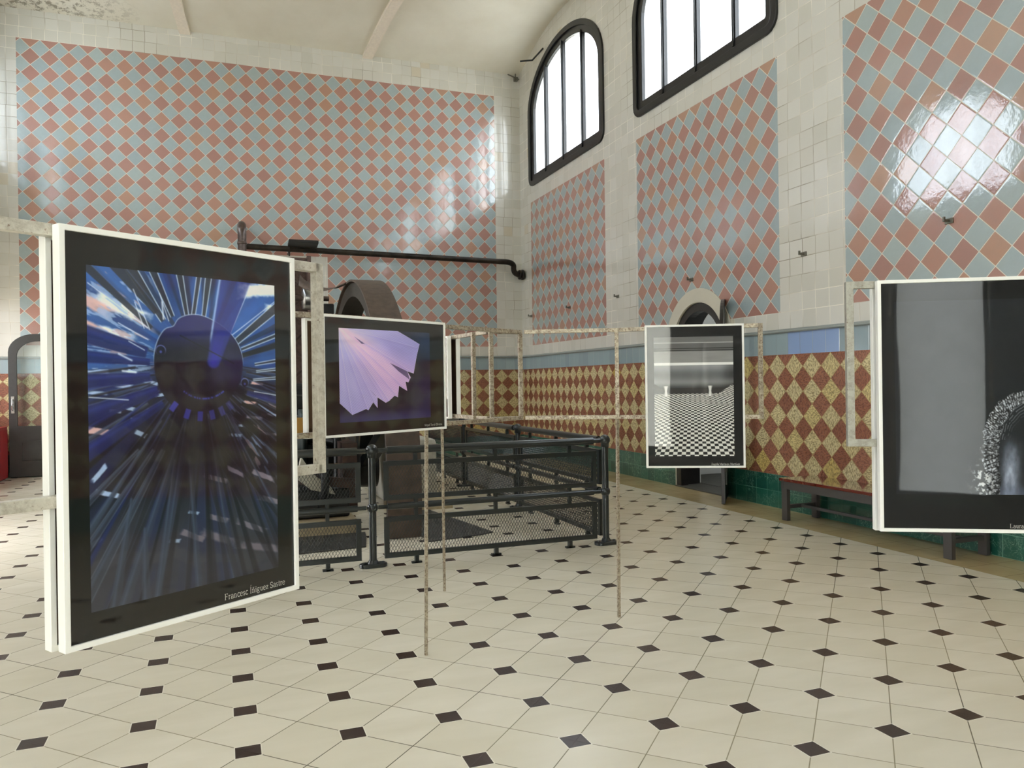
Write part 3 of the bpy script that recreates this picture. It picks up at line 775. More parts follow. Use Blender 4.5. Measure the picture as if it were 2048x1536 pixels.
b = MB(); b.box((-10.06, -1.0, .47), (.42, 1.6, .90)); red = empty('red_cabinet', (-10.06, -1.0, 0), 'bright red low cabinet beside the dark glazed door leaf', 'cabinet')
b.build('body', M['red_paint'], red, bevel=.006)
b = MB(); b.box((-10.06, -1.0, .012), (.36, 1.5, .024)); b.build('base', M['lamp_black'], red)
b = MB()
for yy in (-.6, -1.38): b.box((-9.845, yy, .49), (.012, .72, .76))
b.build('cabinet_door', M['red_paint'], red, bevel=.003)

# ------------------------------------------------------------------ wall hooks along the right wall
first = True
hk_lab = ['small grey wall hook at the left edge of the first diamond panel by the corner',
          'small grey wall hook in the diamond panel under the first arched window',
          'small grey wall hook on the cream pier between the two visible arched windows',
          'small grey wall hook in the diamond panel just above the arched doorway',
          'small grey wall hook on the cream pier right of the arched doorway',
          'small grey wall hook in the large right-hand panel under the bright window reflection']
for k, y in enumerate((-0.55, -2.51, -4.46, -6.65, -8.93, -10.83)):
    r = empty('wall_hook', (0, y, 3.0), hk_lab[k], 'hook', 'grey hooks along the right wall')
    b = MB(); b.box((-0.006, y, 3.0), (.014, .085, .05)); b.build('back_plate', M['hook_grey'], r, bevel=.002)
    b = MB(); b.bar((-0.012, y, 3.0), (-.075, y, 3.0), .022, .022); b.bar((-.07, y, 2.99), (-.07, y, 3.035), .022, .014); b.build('prong', M['hook_grey'], r)

# ------------------------------------------------------------------ pipes
pr = empty('steam_pipe', (-3.0, -0.32, 4.3), 'long black horizontal pipe bending into a flange in the corner', 'pipe')
def bend(p0, c, p1, n=8):
    p0, c, p1 = Vector(p0), Vector(c), Vector(p1)
    return [(p0 * (1 - t) ** 2 + c * 2 * t * (1 - t) + p1 * t * t) for t in [k / n for k in range(n + 1)]]
b = MB(); b.tube([(-5.95, -.32, 4.27), (-0.62, -.32, 4.19)], .058, 20); b.build('straight_pipe', M['pipe_black'], pr)
b = MB(); b.tube([Vector((-0.64, -.32, 4.19))] + bend((-0.50, -.32, 4.19), (-.30, -.30, 4.185), (-.29, -.27, 4.10)) + bend((-.285, -.25, 4.07), (-.27, -.2, 3.945), (-.12, -.19, 3.94)) + [Vector((-.03, -.19, 3.94))], .06, 20); b.build('pipe_bend', M['pipe_black'], pr)
b = MB(); b.lathe((-.135, -.19, 3.94), (1, 0, 0), [(0, 0), (0, .105), (.03, .105), (.03, .07), (.06, .07), (.06, .115), (.095, .115), (.095, 0)], 24); b.build('flange', M['pipe_black'], pr)
b = MB()
for x in (-4.77 - .27,): b.lathe((x, -.32, 4.257), (1, 0, 0), [(0, 0), (0, .078), (.035, .078), (.035, 0)], 20); b.bar((x + .017, -.32, 4.20), (x + .017, -.01, 4.20), .03, .03); b.bar((x + .017, -.32, 4.34), (x + .017, -.32, 4.12), .03, .05)
b.build('pipe_clamp', M['pipe_black'], pr)
fl = empty('flood_light', (-4.9, -.36, 4.42), 'flat black floodlight lying on the horizontal pipe', 'light')
b = MB(); b.box((-4.78, -.56, 4.335), (.56, .30, .055), Matrix.Rotation(math.radians(-8), 3, 'X')); b.build('housing', M['lamp_black'], fl, bevel=.008)
b = MB(); b.box((-4.78, -.40, 4.31), (.12, .05, .05)); b.build('bracket', M['lamp_black'], fl)
vp = empty('standing_pipe', (-5.86, -.62, 0), 'thick brown standing pipe with a rounded elbow at its top', 'pipe')
b = MB(); px, py = -5.905, -.62
b.tube([(px, py, 0.0), (px, py, 4.38)], [.085, .078], 24); b.build('pipe_shaft', M['pipe_brown'], vp)
b = MB(); b.tube([Vector((px, py, 4.33))] + bend((px, py, 4.43), (px, py, 4.65), (px + .0, py + .22, 4.65)) + [Vector((px, -.02, 4.65))], .080, 24); b.build('elbow', M['pipe_brown'], vp)
b = MB(); b.lathe((px, py, 4.25), (0, 0, 1), [(0, .078), (0, .088), (.05, .088), (.05, .078)], 24); b.build('collar', M['pipe_brown'], vp)
b = MB(); b.bar((px - .13, py + .1, 4.12), (px - .17, py + .12, 0.0), .05, .05); b.build('side_bar', M['lamp_black'], vp)

# ------------------------------------------------------------------ benches along the right wall
br = empty('bench', (-0.28, -10.15, 0), 'grey metal bench with a polished dark red seat against the green tiles', 'bench')
BY0, BY1, BX0, BX1 = -9.08, -11.24, -0.50, -0.045
b = MB(); b.box(((BX0 + BX1) / 2, (BY0 + BY1) / 2, .452), (BX1 - BX0 + .02, BY0 - BY1 + .03, .032)); b.build('seat', M['bench_red'], br, bevel=.003)
b = MB()
for x in (BX0 + .02, BX1 - .02): b.bar((x, BY0, .393), (x, BY1, .393), .035, .085)
for y in (BY0 - .02, BY1 + .02): b.bar((BX0, y, .393), (BX1, y, .393), .035, .085)
b.build('seat_frame', M['bench_grey'], br)
for y in (BY0 - .055, BY1 + .055):
    for x in (BX0 + .022, BX1 - .022):
        b = MB(); b.box((x, y, .18), (.045, .085, .352)); b.build('leg', M['bench_grey'], br, bevel=.002)
        # rubber end
    b = MB(); b.bar((BX0 + .04, y, .155), (BX1 - .04, y, .155), .04, .04); b.build('stretcher', M['bench_grey'], br)
b = MB(); b.bar(((BX0 + BX1) / 2, BY0 - .06, .155), ((BX0 + BX1) / 2, BY1 + .06, .155), .03, .03); b.build('stretcher', M['bench_grey'], br)
def dup(root, dloc, label):
    r = root.copy(); COL.objects.link(r); r.location = Vector(root.location) + Vector(dloc); r['label'] = label
    for ch in list(root.children):
        c = ch.copy(); COL.objects.link(c); c.parent = r; c.matrix_parent_inverse = ch.matrix_parent_inverse.copy()
        for g2 in ch.children:
            e = g2.copy(); COL.objects.link(e); e.parent = c; e.matrix_parent_inverse = g2.matrix_parent_inverse.copy()
    return r

# ------------------------------------------------------------------ railing round the machine
RX, RY = -2.855, -9.42            # near corner post
ZT, ZM = 1.0, 0.51
def tube_along(p0, p1, r, thin, gap):
    """thick tube that necks down before both ends"""
    p0, p1 = Vector(p0), Vector(p1); d = (p1 - p0).normalized()
    m = MB(); m.tube([p0 + d * .0525, p0 + d * gap], thin, 12); m.tube([p1 - d * gap, p1 - d * .0525], thin, 12); m.tube([p0 + d * gap, p1 - d * gap], r, 20)
    return m
def mesh_panel(root, p0, p1, z0, z1, dense=True):
    p0, p1 = Vector(p0), Vector(p1); d = (p1 - p0); L = d.length; d.normalize(); up = Vector((0, 0, 1)); nn = d.cross(up)
    f = MB(); w = .042
    o = [p0 + up * z0, p1 + up * z0, p1 + up * z1, p0 + up * z1]; i = [p0 + d * w + up * (z0 + w), p1 - d * w + up * (z0 + w), p1 - d * w + up * (z1 - w), p0 + d * w + up * (z1 - w)]
    f.ring([q - nn * .015 for q in o], [q - nn * .015 for q in i], nn * .03)
    fr = f.build('panel_frame', M['railing_grey'], root)
    g = MB(); H = z1 - z0 - 2 * w; W = L - 2 * w; pw, ph = 0.0275, 0.049
    slope = ph / pw
    n = int((W + H / slope) / pw) + 1
    a0 = p0 + d * w + up * (z0 + w)
    for s in (1, -1):
        for k in range(n):
            xs = k * pw - (H / slope if s == 1 else 0)
            if s == -1: xs = k * pw
            # line x = xs + z/slope (s=1) or x = xs - z/slope (s=-1)
            za, zb = 0.0, H
            if s == 1:
                if xs < 0: za = -xs * slope
                if xs + H / slope > W: zb = (W - xs) * slope
                if zb - za < .01: continue
                A = a0 + d * (xs + za / slope) + up * za; B_ = a0 + d * (xs + zb / slope) + up * zb
            else:
                if xs > W: za = (xs - W) * slope
                if xs - H / slope < 0: zb = xs * slope
                if zb - za < .01: continue
                A = a0 + d * (xs - za / slope) + up * za; B_ = a0 + d * (xs - zb / slope) + up * zb
            g.bar(A + nn * .002 * s, B_ + nn * .002 * s, .0028, .0042, up=nn)
    g.build('mesh_infill', M['railing_grey'], root)
def railing_bay(p0, p1, label):
    p0, p1 = Vector(p0), Vector(p1); d = (p1 - p0).normalized(); c = (p0 + p1) / 2; up = Vector((0, 0, 1)); L = (p1 - p0).length
    r = empty('railing_bay', (c.x, c.y, 0), label, 'railing', 'grey mesh railing bays round the machine')
    tube_along(p0 + up * ZT, p1 + up * ZT, .034, .021, .13).build('top_rail', M['railing_grey'], r)
    tube_along(p0 + up * ZM, p1 + up * ZM, .028, .018, .13).build('middle_rail', M['railing_grey'], r)
    q0, q1 = p0 + d * .10, p1 - d * .10
    mesh_panel(r, q0, q1, .565, .905); mesh_panel(r, q0, q1, .065, .420)
    for t in (.17, .5, .83):
        q = p0 + d * (L * t)
        s = MB(); s.bar(q + up * .90, q + up * (ZT - .034), .035, .03, up=d); s.build('bracket', M['railing_grey'], r)
        s = MB(); s.bar(q + up * .42, q + up * .57, .035, .03, up=d); s.build('bracket', M['railing_grey'], r)
        s = MB(); s.bar(q + up * .0, q + up * .07, .04, .035, up=d); s.bar(q + up * .008 - d * .045, q + up * .008 + d * .045, .04, .016)
        s.build('foot', M['railing_grey'], r)
    return r
def railing_post(x, y, label):
    r = empty('railing_post', (x, y, 0), label, 'post', 'ball-topped grey railing posts')
    m = MB(); m.tube([(x, y, .02), (x, y, ZT)], .032, 20); m.build('shaft', M['railing_grey'], r)
    m = MB(); m.sphere((x, y, ZT + .005), .052, 20); m.lathe((x, y, ZT - .06), (0, 0, 1), [(0, .032), (.0, .04), (.04, .04)], 20); m.build('ball_cap', M['railing_grey'], r)
    m = MB(); m.sphere((x, y, ZM), .048, 20); m.build('ball_joint', M['railing_grey'], r)
    m = MB(); n = 20
    loop = [(x + (.055 if math.cos(2 * math.pi * k / n) > 0 else -.055) + .065 * math.cos(2 * math.pi * k / n), y + .065 * math.sin(2 * math.pi * k / n), 0) for k in range(n)]
    m.prism(loop, (0, 0, .032)); m.lathe((x, y, .03), (0, 0, 1), [(0, .05), (.03, .036)], 20); m.build('base_plate', M['railing_grey'], r, bevel=.006)
    for s in (-1, 1):
        m = MB(); m.lathe((x + s * .085, y, .032), (0, 0, 1), [(0, .014), (.01, .014), (.01, 0)], 6); m.build('bolt', M['railing_grey'], r)
px_front = [RX, -5.10, -7.35]
railing_post(RX, RY, 'grey railing post with ball cap at the near corner of the enclosure')
railing_post(-5.10, RY, 'grey railing post with ball cap below the pink tulle picture')
railing_post(-7.35, RY, 'grey railing post hidden behind the large blue picture')
railing_bay((RX, RY, 0), (-5.10, RY, 0), 'front railing bay between the corner post and the post below the tulle picture')
railing_bay((-5.10, RY, 0), (-7.35, RY, 0), 'front railing bay reaching behind the large blue picture')
ys = [RY, -7.08, -4.78, -2.48]
for k in range(3):
    railing_post(RX, ys[k + 1], ['grey railing post on the side run, first behind the corner', 'grey railing post on the side run, second behind the corner', 'grey railing post on the side run, nearest the back wall'][k])
    railing_bay((RX, ys[k], 0), (RX, ys[k + 1], 0), ['side railing bay joining the near corner post', 'middle bay of the side railing', 'side railing bay nearest the back wall'][k])

# ------------------------------------------------------------------ machine inside the railing
fw = empty('flywheel', (-4.58, -5.95, 0.0), 'huge dark flywheel sunk in the floor behind the railing', 'flywheel')
FX0, FX1, FYC, FZC, FR = -4.76, -4.41, -5.98, 0.50, 2.40
def wheel_ring(mb_, x0, x1, r0, r1, a0=0, a1=2 * math.pi, n=96):
    closed = a1 - a0 > 6.28; pts = []; m = n if closed else n + 1
    for k in range(m):
        a = a0 + (a1 - a0) * k / n
        for x, r in ((x0, r0), (x0, r1), (x1, r1), (x1, r0)): pts.append((x, FYC + r * math.cos(a), FZC + r * math.sin(a)))
    fs = []
    for k in range(n):
        j = (k + 1) % m
        for q in range(4): fs.append((4 * k + q, 4 * k + (q + 1) % 4, 4 * j + (q + 1) % 4, 4 * j + q))
    mb_.add(pts, fs, 0, False)
# only the arc above the floor
aa = math.asin((0.01 - FZC) / FR)
b = MB(); wheel_ring(b, FX0 + .03, FX1 - .03, FR - .20, FR - .03, aa, math.pi - aa)
rim = b.build('rim', M['belt_side'], fw)
b = MB(); b.lathe((FX0 + .02, FYC, FZC), (1, 0, 0), [(0, 0), (0, .26), (.31, .26), (.31, 0)], 32); b.build('hub', M['machine_dark'], fw)
for k in range(4):
    a = math.radians(20 + 46.7 * k)
    b = MB(); b.bar((-4.585, FYC + .2 * math.cos(a), FZC + .2 * math.sin(a)), (-4.585, FYC + (FR - .15) * math.cos(a), FZC + (FR - .15) * math.sin(a)), .12, .16, up=(1, 0, 0)); b.build('spoke', M['machine_dark'], fw)
# flat belt over the wheel and across to the small pulley
bl = empty('drive_belt', (-4.58, -8.35, 0.0), 'wide brown leather belt looping over the flywheel', 'belt')
b = MB(); wheel_ring(b, FX0, FX1, FR - .012, FR + .012, aa, math.pi - aa)
belt = b.build('belt_loop', M['belt_leather'], bl)
for p in belt.data.polygons: p.use_smooth = False
b = MB(); n = 24; pts = []
CP = [Vector(p) for p in ((-4.79, -6.05, 2.865), (-4.87, -5.75, 2.845), (-4.97, -5.35, 2.865), (-5.09, -5.0, 2.92), (-5.18, -4.65, 3.02), (-5.22, -4.40, 3.11))]
for k in range(n + 1):
    t = k / n * (len(CP) - 1); i_ = min(int(t), len(CP) - 2); f_ = t - i_; c = CP[i_] * (1 - f_) + CP[i_ + 1] * f_
    g_ = max(0, (k / n - .15) / .85); tw = math.radians(3 + 34 * g_); w = Vector((.15, 1, 0)).normalized() * math.cos(tw) + Vector((0, 0, 1)) * math.sin(tw)
    hw_ = .16
    pts += [c - w * hw_, c + w * hw_, c + w * hw_ + Vector((0, 0, .012)), c - w * hw_ + Vector((0, 0, .012))]
fs = []
for k in range(n):
    for q in range(4): fs.append((4 * k + q, 4 * k + (q + 1) % 4, 4 * k + 4 + (q + 1) % 4, 4 * k + 4 + q))
fs += [(0, 1, 2, 3), (4 * n + 3, 4 * n + 2, 4 * n + 1, 4 * n)]
b.add(pts, fs, 0, True); b.build('twisted_strand', M['belt_leather'], bl)

sh = empty('line_shaft', (-5.3, -4.3, 0), 'overhead steel line shaft with a bright turned pulley', 'shaft')
SZ = 2.86
b = MB(); b.tube([(-6.4, -4.3, SZ), (-4.785, -4.3, SZ)], .038, 16); b.build('shaft_rod', M['pipe_brown'], sh)
b = MB(); b.lathe((-5.165, -4.3, SZ), (1, 0, 0), [(0, 0), (0, .165), (.03, .175), (.21, .175), (.24, .165), (.24, 0)], 40); b.build('pulley', M['turned_steel'], sh)
b = MB(); b.box((-4.80, -3.2, 1.39), (.18, .22, 2.78)); b.box((-4.80, -3.75, 2.68), (.16, 1.3, .20)); b.build('bearing_stand', M['machine_dark'], sh, bevel=.02)

lt = empty('lattice_tower', (-5.75, -3.7, 0), 'brown riveted lattice column behind the machine', 'column')
b = MB(); LX0, LX1, LY, LH = -5.62, -4.98, -3.35, 3.62
b.box(((LX0 + LX1) / 2, LY + .12, 2.2), (LX1 - LX0, .05, 2.85)); b.build('web_plate', M['lattice_brown'], lt)
for x in (LX0, LX1):
    b = MB(); b.box((x, LY, 1.81), (.06, .30, 3.62)); b.build('upright', M['lattice_brown'], lt)
b = MB()
for k in range(5):
    z0 = .8 + k * .56; b.bar((LX0, LY - .1, z0), (LX1, LY - .1, z0 + .56), .03, .05, up=(0, 1, 0)); b.bar((LX1, LY - .13, z0), (LX0, LY - .13, z0 + .56), .03, .05, up=(0, 1, 0))
b.build('lacing_bars', M['machine_brown'], lt)

cs = empty('darkening_box', (-5.5, -5.6, 0), 'tall black casing added to darken the space behind the engine', 'casing')  # black box put in to darken the area seen behind the engine
b = MB(); b.box((-5.55, -5.35, .80), (1.2, .55, 1.6)); b.build('body', M['lamp_black'], cs, bevel=.03)
b = MB(); b.box((-5.55, -5.65, 1.1), (.9, .04, .5)); b.build('cover_plate', M['machine_dark'], cs)
eng = empty('steam_engine', (-5.6, -6.3, 0), 'dark steam engine with cylinder and brass fittings behind the railing', 'engine')
b = MB(); b.box((-5.75, -6.9, .305), (1.45, 1.5, .30)); b.box((-5.25, -6.2, .955), (.5, .5, 1.0)); b.build('bed_frame', M['machine_dark'], eng, bevel=.02)
b = MB(); b.lathe((-6.4, -6.6, .95), (1, 0, 0), [(0, 0), (0, .34), (.06, .34), (.06, .27), (.95, .27), (.95, .34), (1.01, .34), (1.01, 0)], 32); b.build('cylinder', M['machine_green'], eng)
b = MB(); b.tube([(-5.4, -6.6, .95), (-5.0, -6.55, .85)], .05, 12); b.bar((-5.65, -6.9, 1.3), (-5.0, -6.0, .55), .07, .12); b.build('connecting_rod', M['machine_dark'], eng)
for x, y in ((-5.05, -6.95), (-5.30, -7.25), (-5.45, -6.1)):
    b = MB(); b.tube([(x, y, .16), (x, y, 1.35)], .05, 14); b.lathe((x, y, 1.3), (0, 0, 1), [(0, .05), (.02, .09), (.08, .09), (.1, 0)], 14); b.build('column', M['machine_dark'], eng)
b = MB(); b.box((-5.35, -7.35, 1.12), (.62, .10, .20)); b.bar((-5.65, -7.4, 1.02), (-5.65, -7.4, 1.35), .05, .05); b.build('name_plate', M['brass'], eng)
b = MB(); b.tube([(-5.78, -7.4, .45), (-5.78, -7.4, 1.5)], .055, 14); b.sphere((-5.78, -7.4, 1.56), .10, 14); b.box((-5.78, -7.4, 1.30), (.16, .16, .10)); b.build('governor', M['machine_brown'], eng)
b = MB(); b.lathe((-5.36, -7.7, .62), (1, 0, 0), [(0, .20), (0, .36), (.07, .36), (.07, .20), (0, .20)], 36); b.bar((-5.33, -7.7, .30), (-5.33, -7.7, .94), .05, .05, up=(0, 1, 0)); b.bar((-5.33, -8.0, .62), (-5.33, -7.4, .62), .05, .05); b.build('hand_wheel', M['machine_dark'], eng)
b = MB(); b.prism([(-5.60, -7.95, .62), (-5.46, -7.95, .50), (-5.22, -7.95, .44), (-5.26, -7.95, .52), (-5.44, -7.95, .66), (-5.55, -7.95, .84)], (0, .12, 0)); b.build('guard_plate', M['concrete'], eng)
b = MB(); b.box((-4.98, -7.1, .55), (.16, .6, .75)); b.bar((-5.9, -7.62, .62), (-4.95, -7.62, .5), .10, .10); b.build('cross_head', M['machine_brown'], eng)

pl_ = empty('plinth', (-4.0, -6.2, 0), 'pale masonry block behind the flywheel with rounded top', 'plinth')
b = MB(); b.box((-3.97, -5.0, .42), (.68, 2.2, .84)); b.build('block', M['concrete'], pl_, bevel=.06)
b = MB(); b.box((-3.97, -6.35, .055), (.74, .7, .11)); b.build('step', M['wood_pale'], pl_)
pk = empty('plinth', (-5.75, -6.9, 0), 'pale timber-edged base slab under the engine', 'plinth')
b = MB(); b.box((-5.75, -6.95, .075), (1.55, 1.75, .15)); b.build('slab', M['wood_pale'], pk, bevel=.008)

def plate(pts, label):
    b = MB(); b.prism([(x, y, .002) for x, y in pts], (0, 0, .010)); o = b.build('floor_plate', M['plate_dark'])
    tag(o, label, 'metal plate', 'dark chequered floor plates')
plate([(-6.3, -8.72), (-5.02, -8.60), (-4.93, -8.10), (-4.90, -7.86), (-6.3, -7.86)], 'dark chequered floor plate in front of the engine')
plate([(-4.40, -8.62), (-3.80, -8.50), (-3.66, -8.42), (-3.92, -6.75), (-4.40, -6.75)], 'dark chequered floor plate right of the belt')

# ------------------------------------------------------------------ serif lettering for the captions
def arc(cx, cy, rx, ry, a0, a1, n=14): return [(cx + rx * math.cos(math.radians(a0 + (a1 - a0) * k / n)), cy + ry * math.sin(math.radians(a0 + (a1 - a0) * k / n))) for k in range(n + 1)]
T, N_ = .085, .042
def ser(x, y, w=.2): return ([(x - w / 2, y), (x + w / 2, y)], N_)
def stem(x, y0, y1, lo=True, hi='flag'):
    s = [([(x, y0), (x, y1)], T)]
    if lo: s.append(ser(x, y0 + .02))
    if hi == 'flag': s.append(([(x - .12, y1 - .03), (x, y1 - .02)], N_))
    if hi == 'full': s.append(ser(x, y1 - .02))
    return s
GL = {
 'F': (.62, stem(.16, 0, .72, True, 'full') + [([(.16, .70), (.55, .70)], N_), ([(.55, .72), (.55, .58)], N_), ([(.16, .37), (.44, .37)], N_), ([(.44, .44), (.44, .30)], N_)]),
 'L': (.64, stem(.16, 0, .72, True, 'full') + [([(.16, .02), (.56, .02)], N_), ([(.56, 0), (.57, .17)], N_)]),
 'I': (.36, stem(.18, 0, .72, True, 'full')),
 'T': (.66, stem(.33, 0, .72, True, None) + [([(.05, .70), (.61, .70)], N_), ([(.05, .72), (.05, .56)], N_), ([(.61, .72), (.61, .56)], N_)]),
 'M': (.92, [([(.15, 0), (.15, .72)], N_), ser(.15, .02), ser(.12, .70, .16), ([(.15, .72), (.44, .06)], T), ([(.44, .06), (.74, .72)], N_), ([(.76, 0), (.76, .72)], T), ser(.76, .02, .22), ser(.78, .70, .16)]),
 'A': (.74, [([(.12, .02), (.36, .72)], N_), ([(.36, .72), (.62, .02)], T), ([(.2, .24), (.53, .24)], N_), ser(.12, .02, .2), ser(.62, .02, .22)]),
 'O': (.78, [(arc(.39, .36, .31, .35, 60, 240), T), (arc(.39, .36, .31, .35, 240, 420), T)]),
 'C': (.70, [(arc(.40, .36, .32, .35, 45, 315, 20), T), ([(.63, .72), (.63, .50)], N_)]),
 'S': (.56, [(arc(.28, .53, .20, .18, 20, 270), T), (arc(.28, .18, .21, .18, 90, -160), T), ([(.48, .72), (.48, .55)], N_), ([(.07, 0), (.07, .17)], N_)]),
 'a': (.50, [(arc(.24, .37, .15, .12, 170, 0), N_ * 1.3), ([(.39, .38), (.39, .02), (.47, .02)], T), (arc(.22, .13, .15, .13, 90, 270), T), ([(.22, .26), (.39, .29)], N_), ([(.22, 0), (.39, .08)], N_)]),
 'c': (.45, [(arc(.26, .24, .20, .24, 50, 320, 18), T), ([(.38, .40), (.40, .42)], T)]),
 'e': (.48, [(arc(.25, .24, .20, .24, 10, 320, 20), T * .9), ([(.06, .26), (.45, .27)], N_)]),
 'g': (.52, [(arc(.23, .32, .16, .15, 0, 360, 20), T * .8), ([(.36, .42), (.50, .47)], N_), ([(.14, .19), (.12, .10), (.34, .06)], T * .8), (arc(.25, -.08, .20, .12, 50, -250, 18), N_ * 1.3)]),
 'i': (.28, stem(.14, 0, .48) + [(arc(.14, .63, .03, .03, 0, 360, 8), .06)]),
 'j': (.28, stem(.14, 0, .48)),
 'l': (.28, stem(.14, 0, .74)),
 'n': (.56, stem(.14, 0, .48) + [(arc(.27, .32, .14, .15, 160, 0), N_ * 1.3), ([(.41, .34), (.41, 0)], T), ser(.41, .02)]),
 'm': (.84, stem(.14, 0, .48) + [(arc(.27, .32, .13, .15, 160, 0), N_ * 1.3), ([(.40, .34), (.40, 0)], T), ser(.40, .02, .18), (arc(.54, .32, .14, .15, 160, 0), N_ * 1.3), ([(.68, .34), (.68, 0)], T), ser(.68, .02)]),
 'o': (.52, [(arc(.26, .24, .20, .24, 0, 360, 22), T * .9)]),
 'q': (.54, [(arc(.24, .24, .18, .23, 40, 320, 20), T * .9), ([(.42, .48), (.42, -.2)], T), ser(.42, -.19)]),
 'r': (.40, stem(.14, 0, .48) + [(arc(.27, .33, .12, .13, 150, 40), T * .8)]),
 's': (.42, [(arc(.21, .36, .13, .11, 30, 260), T * .8), (arc(.21, .125, .15, .115, 90, -160), T * .8)]),
 't': (.34, [([(.15, .62), (.15, .10), (.22, .03), (.31, .05)], T), ([(.04, .46), (.31, .46)], N_)]),
 'u': (.56, [([(.13, .46), (.13, .14), (.19, .03), (.3, .03), (.40, .12)], T * .85), ([(.41, .48), (.41, 0)], T), ([(.03, .46), (.13, .46)], N_), ([(.31, .46), (.41, .46)], N_), ([(.41, .02), (.50, .02)], N_)]),
 'v': (.50, [([(.08, .46), (.25, .02)], T), ([(.25, .02), (.42, .46)], N_), ser(.08, .46, .16), ser(.42, .46, .14)]),
 'z': (.46, [([(.06, .45), (.40, .45)], N_), ([(.40, .45), (.06, .03)], T), ([(.06, .03), (.41, .03)], N_), ([(.06, .48), (.06, .36)], N_), ([(.41, 0), (.41, .13)], N_)]),
 ' ': (.26, []),
}
ACC = {'í': ('j', 'ac', .14, .62), 'Í': ('I', 'ac', .18, .86), 'é': ('e', 'ac', .25, .62), 'ñ': ('n', 'ti', .28, .62), 'À': ('A', 'gr', .36, .86)}
def caption(text, cap_h):
    """flat lettering: list of quads in (s, z) starting at (0, 0)"""
    quads = []; x = 0.0; sc = cap_h / .72
    for ch in text:
        extra = []
        if ch in ACC:
            base, kind, ax, ay = ACC[ch]
            if kind == 'ac': extra = [([(ax - .04, ay), (ax + .08, ay + .14)], .05)]
            elif kind == 'gr': extra = [([(ax + .04, ay), (ax - .08, ay + .12)], .05)]
            else: extra = [([(ax - .14, ay), (ax - .06, ay + .06), (ax + .05, ay), (ax + .13, ay + .06)], .045)]
            ch = base
        w, strokes = GL[ch]
        for pts, wd in strokes + extra:
            for (x0, y0), (x1, y1) in zip(pts[:-1], pts[1:]):
                dx, dy = x1 - x0, y1 - y0; L = math.hypot(dx, dy) or 1e-6; nx_, ny_ = -dy / L * wd / 2, dx / L * wd / 2
                e = wd * .12; ex, ey = dx / L * e, dy / L * e
                quads.append([((x + a) * sc, b_ * sc) for a, b_ in ((x0 - ex + nx_, y0 - ey + ny_), (x1 + ex + nx_, y1 + ey + ny_), (x1 + ex - nx_, y1 + ey - ny_), (x0 - ex - nx_, y0 - ey - ny_))])
        x += w + .03
    quads = [[(a * .80, b_) for a, b_ in q] for q in quads]
    return quads, x * sc * .80

# ------------------------------------------------------------------ printed pictures (colour arrays computed here, stored as mesh colours)
def vnoise(x, y, seed=0):
    xi = np.floor(x).astype(np.int64); yi = np.floor(y).astype(np.int64); fx = x - xi; fy = y - yi
    def h(a, b_):
        n = (a * 374761393 + b_ * 668265263 + seed * 1442695041) & 0xFFFFFFFF
        n = ((n ^ (n >> 13)) * 1274126177) & 0xFFFFFFFF
        return ((n ^ (n >> 16)) & 0xFFFF) / 65535.0
    fx = fx * fx * (3 - 2 * fx); fy = fy * fy * (3 - 2 * fy)
    return (h(xi, yi) * (1 - fx) + h(xi + 1, yi) * fx) * (1 - fy) + (h(xi, yi + 1) * (1 - fx) + h(xi + 1, yi + 1) * fx) * fy
def fbm(x, y, seed=0, o=4):
    s = 0; a = .5
    for k in range(o): s = s + a * vnoise(x * 2 ** k, y * 2 ** k, seed + k); a *= .5
    return s / (1 - .5 ** o)
def ss(v, a, b_): t = np.clip((v - a) / (b_ - a), 0, 1); return t * t * (3 - 2 * t)
def blend(img, c, m): return img * (1 - m[..., None]) + np.array(c, float) * m[..., None] if not isinstance(c, np.ndarray) else img * (1 - m[..., None]) + c * m[..., None]
def grid(w, h):
    v, u = np.mgrid[0:h, 0:w]; return (u + .5) / w, (v + .5) / h
def seg_d(x, y, ax, ay, bx, by):
    dx, dy = bx - ax, by - ay; t = np.clip(((x - ax) * dx + (y - ay) * dy) / (dx * dx + dy * dy), 0, 1)
    return np.hypot(x - ax - t * dx, y - ay - t * dy), t
def in_poly(x, y, P):
    r = np.zeros(x.shape, bool); n = len(P)
    for i in range(n):
        x0, y0 = P[i]; x1, y1 = P[(i + 1) % n]
        if y0 == y1: continue
        c = ((y0 > y) != (y1 > y)) & (x < (x1 - x0) * (y - y0) / (y1 - y0) + x0); r ^= c
    return r

# strokes of the blue picture in millimetres from the disc centre (x0, y0, x1, y1, half width in, half width out, tone, pale edge)
BL1 = [(-68, -113, -111, -208, 5, 9, 0, 1), (-32, -119, -48, -209, 5, 8, 0, 1), (-15, -119, 0, -208, 5, 6, 0, 1), (12, -115, 26, -208, 5, 8, 0, 1), (-91, -102, -156, -200, 7, 12, 0, 1), (-119, -84, -212, -165, 5, 8, 0, 0), (-107, -121, -197, -216, 8, 14, 0, 0), (102, -60, 225, -154, 8, 12, 0, 1), (117, -41, 227, -82, 4, 5, 0, 1), (156, -3, 227, -14, 3, 4, 0, 1), (160, 15, 227, 8, 2, 3, 0, 1), (150, 37, 227, 32, 2, 3, 0, 1), (-132, -27, -263, -63, 14, 20, 1, 0), (-125, -6, -263, -16, 8, 14, 1, 0), (-125, 27, -263, 37, 10, 16, 1, 0), (-107, 60, -263, 110, 12, 20, 1, 0), (-94, 90, -197, 150, 8, 14, 1, 0), (111, -23, 186, -44, 6, 8, 2, 0), (131, 70, 227, 93, 6, 10, 1, 0), (93, 122, 219, 217, 8, 12, 2, 0), (115, 97, 227, 152, 6, 9, 2, 0), ]
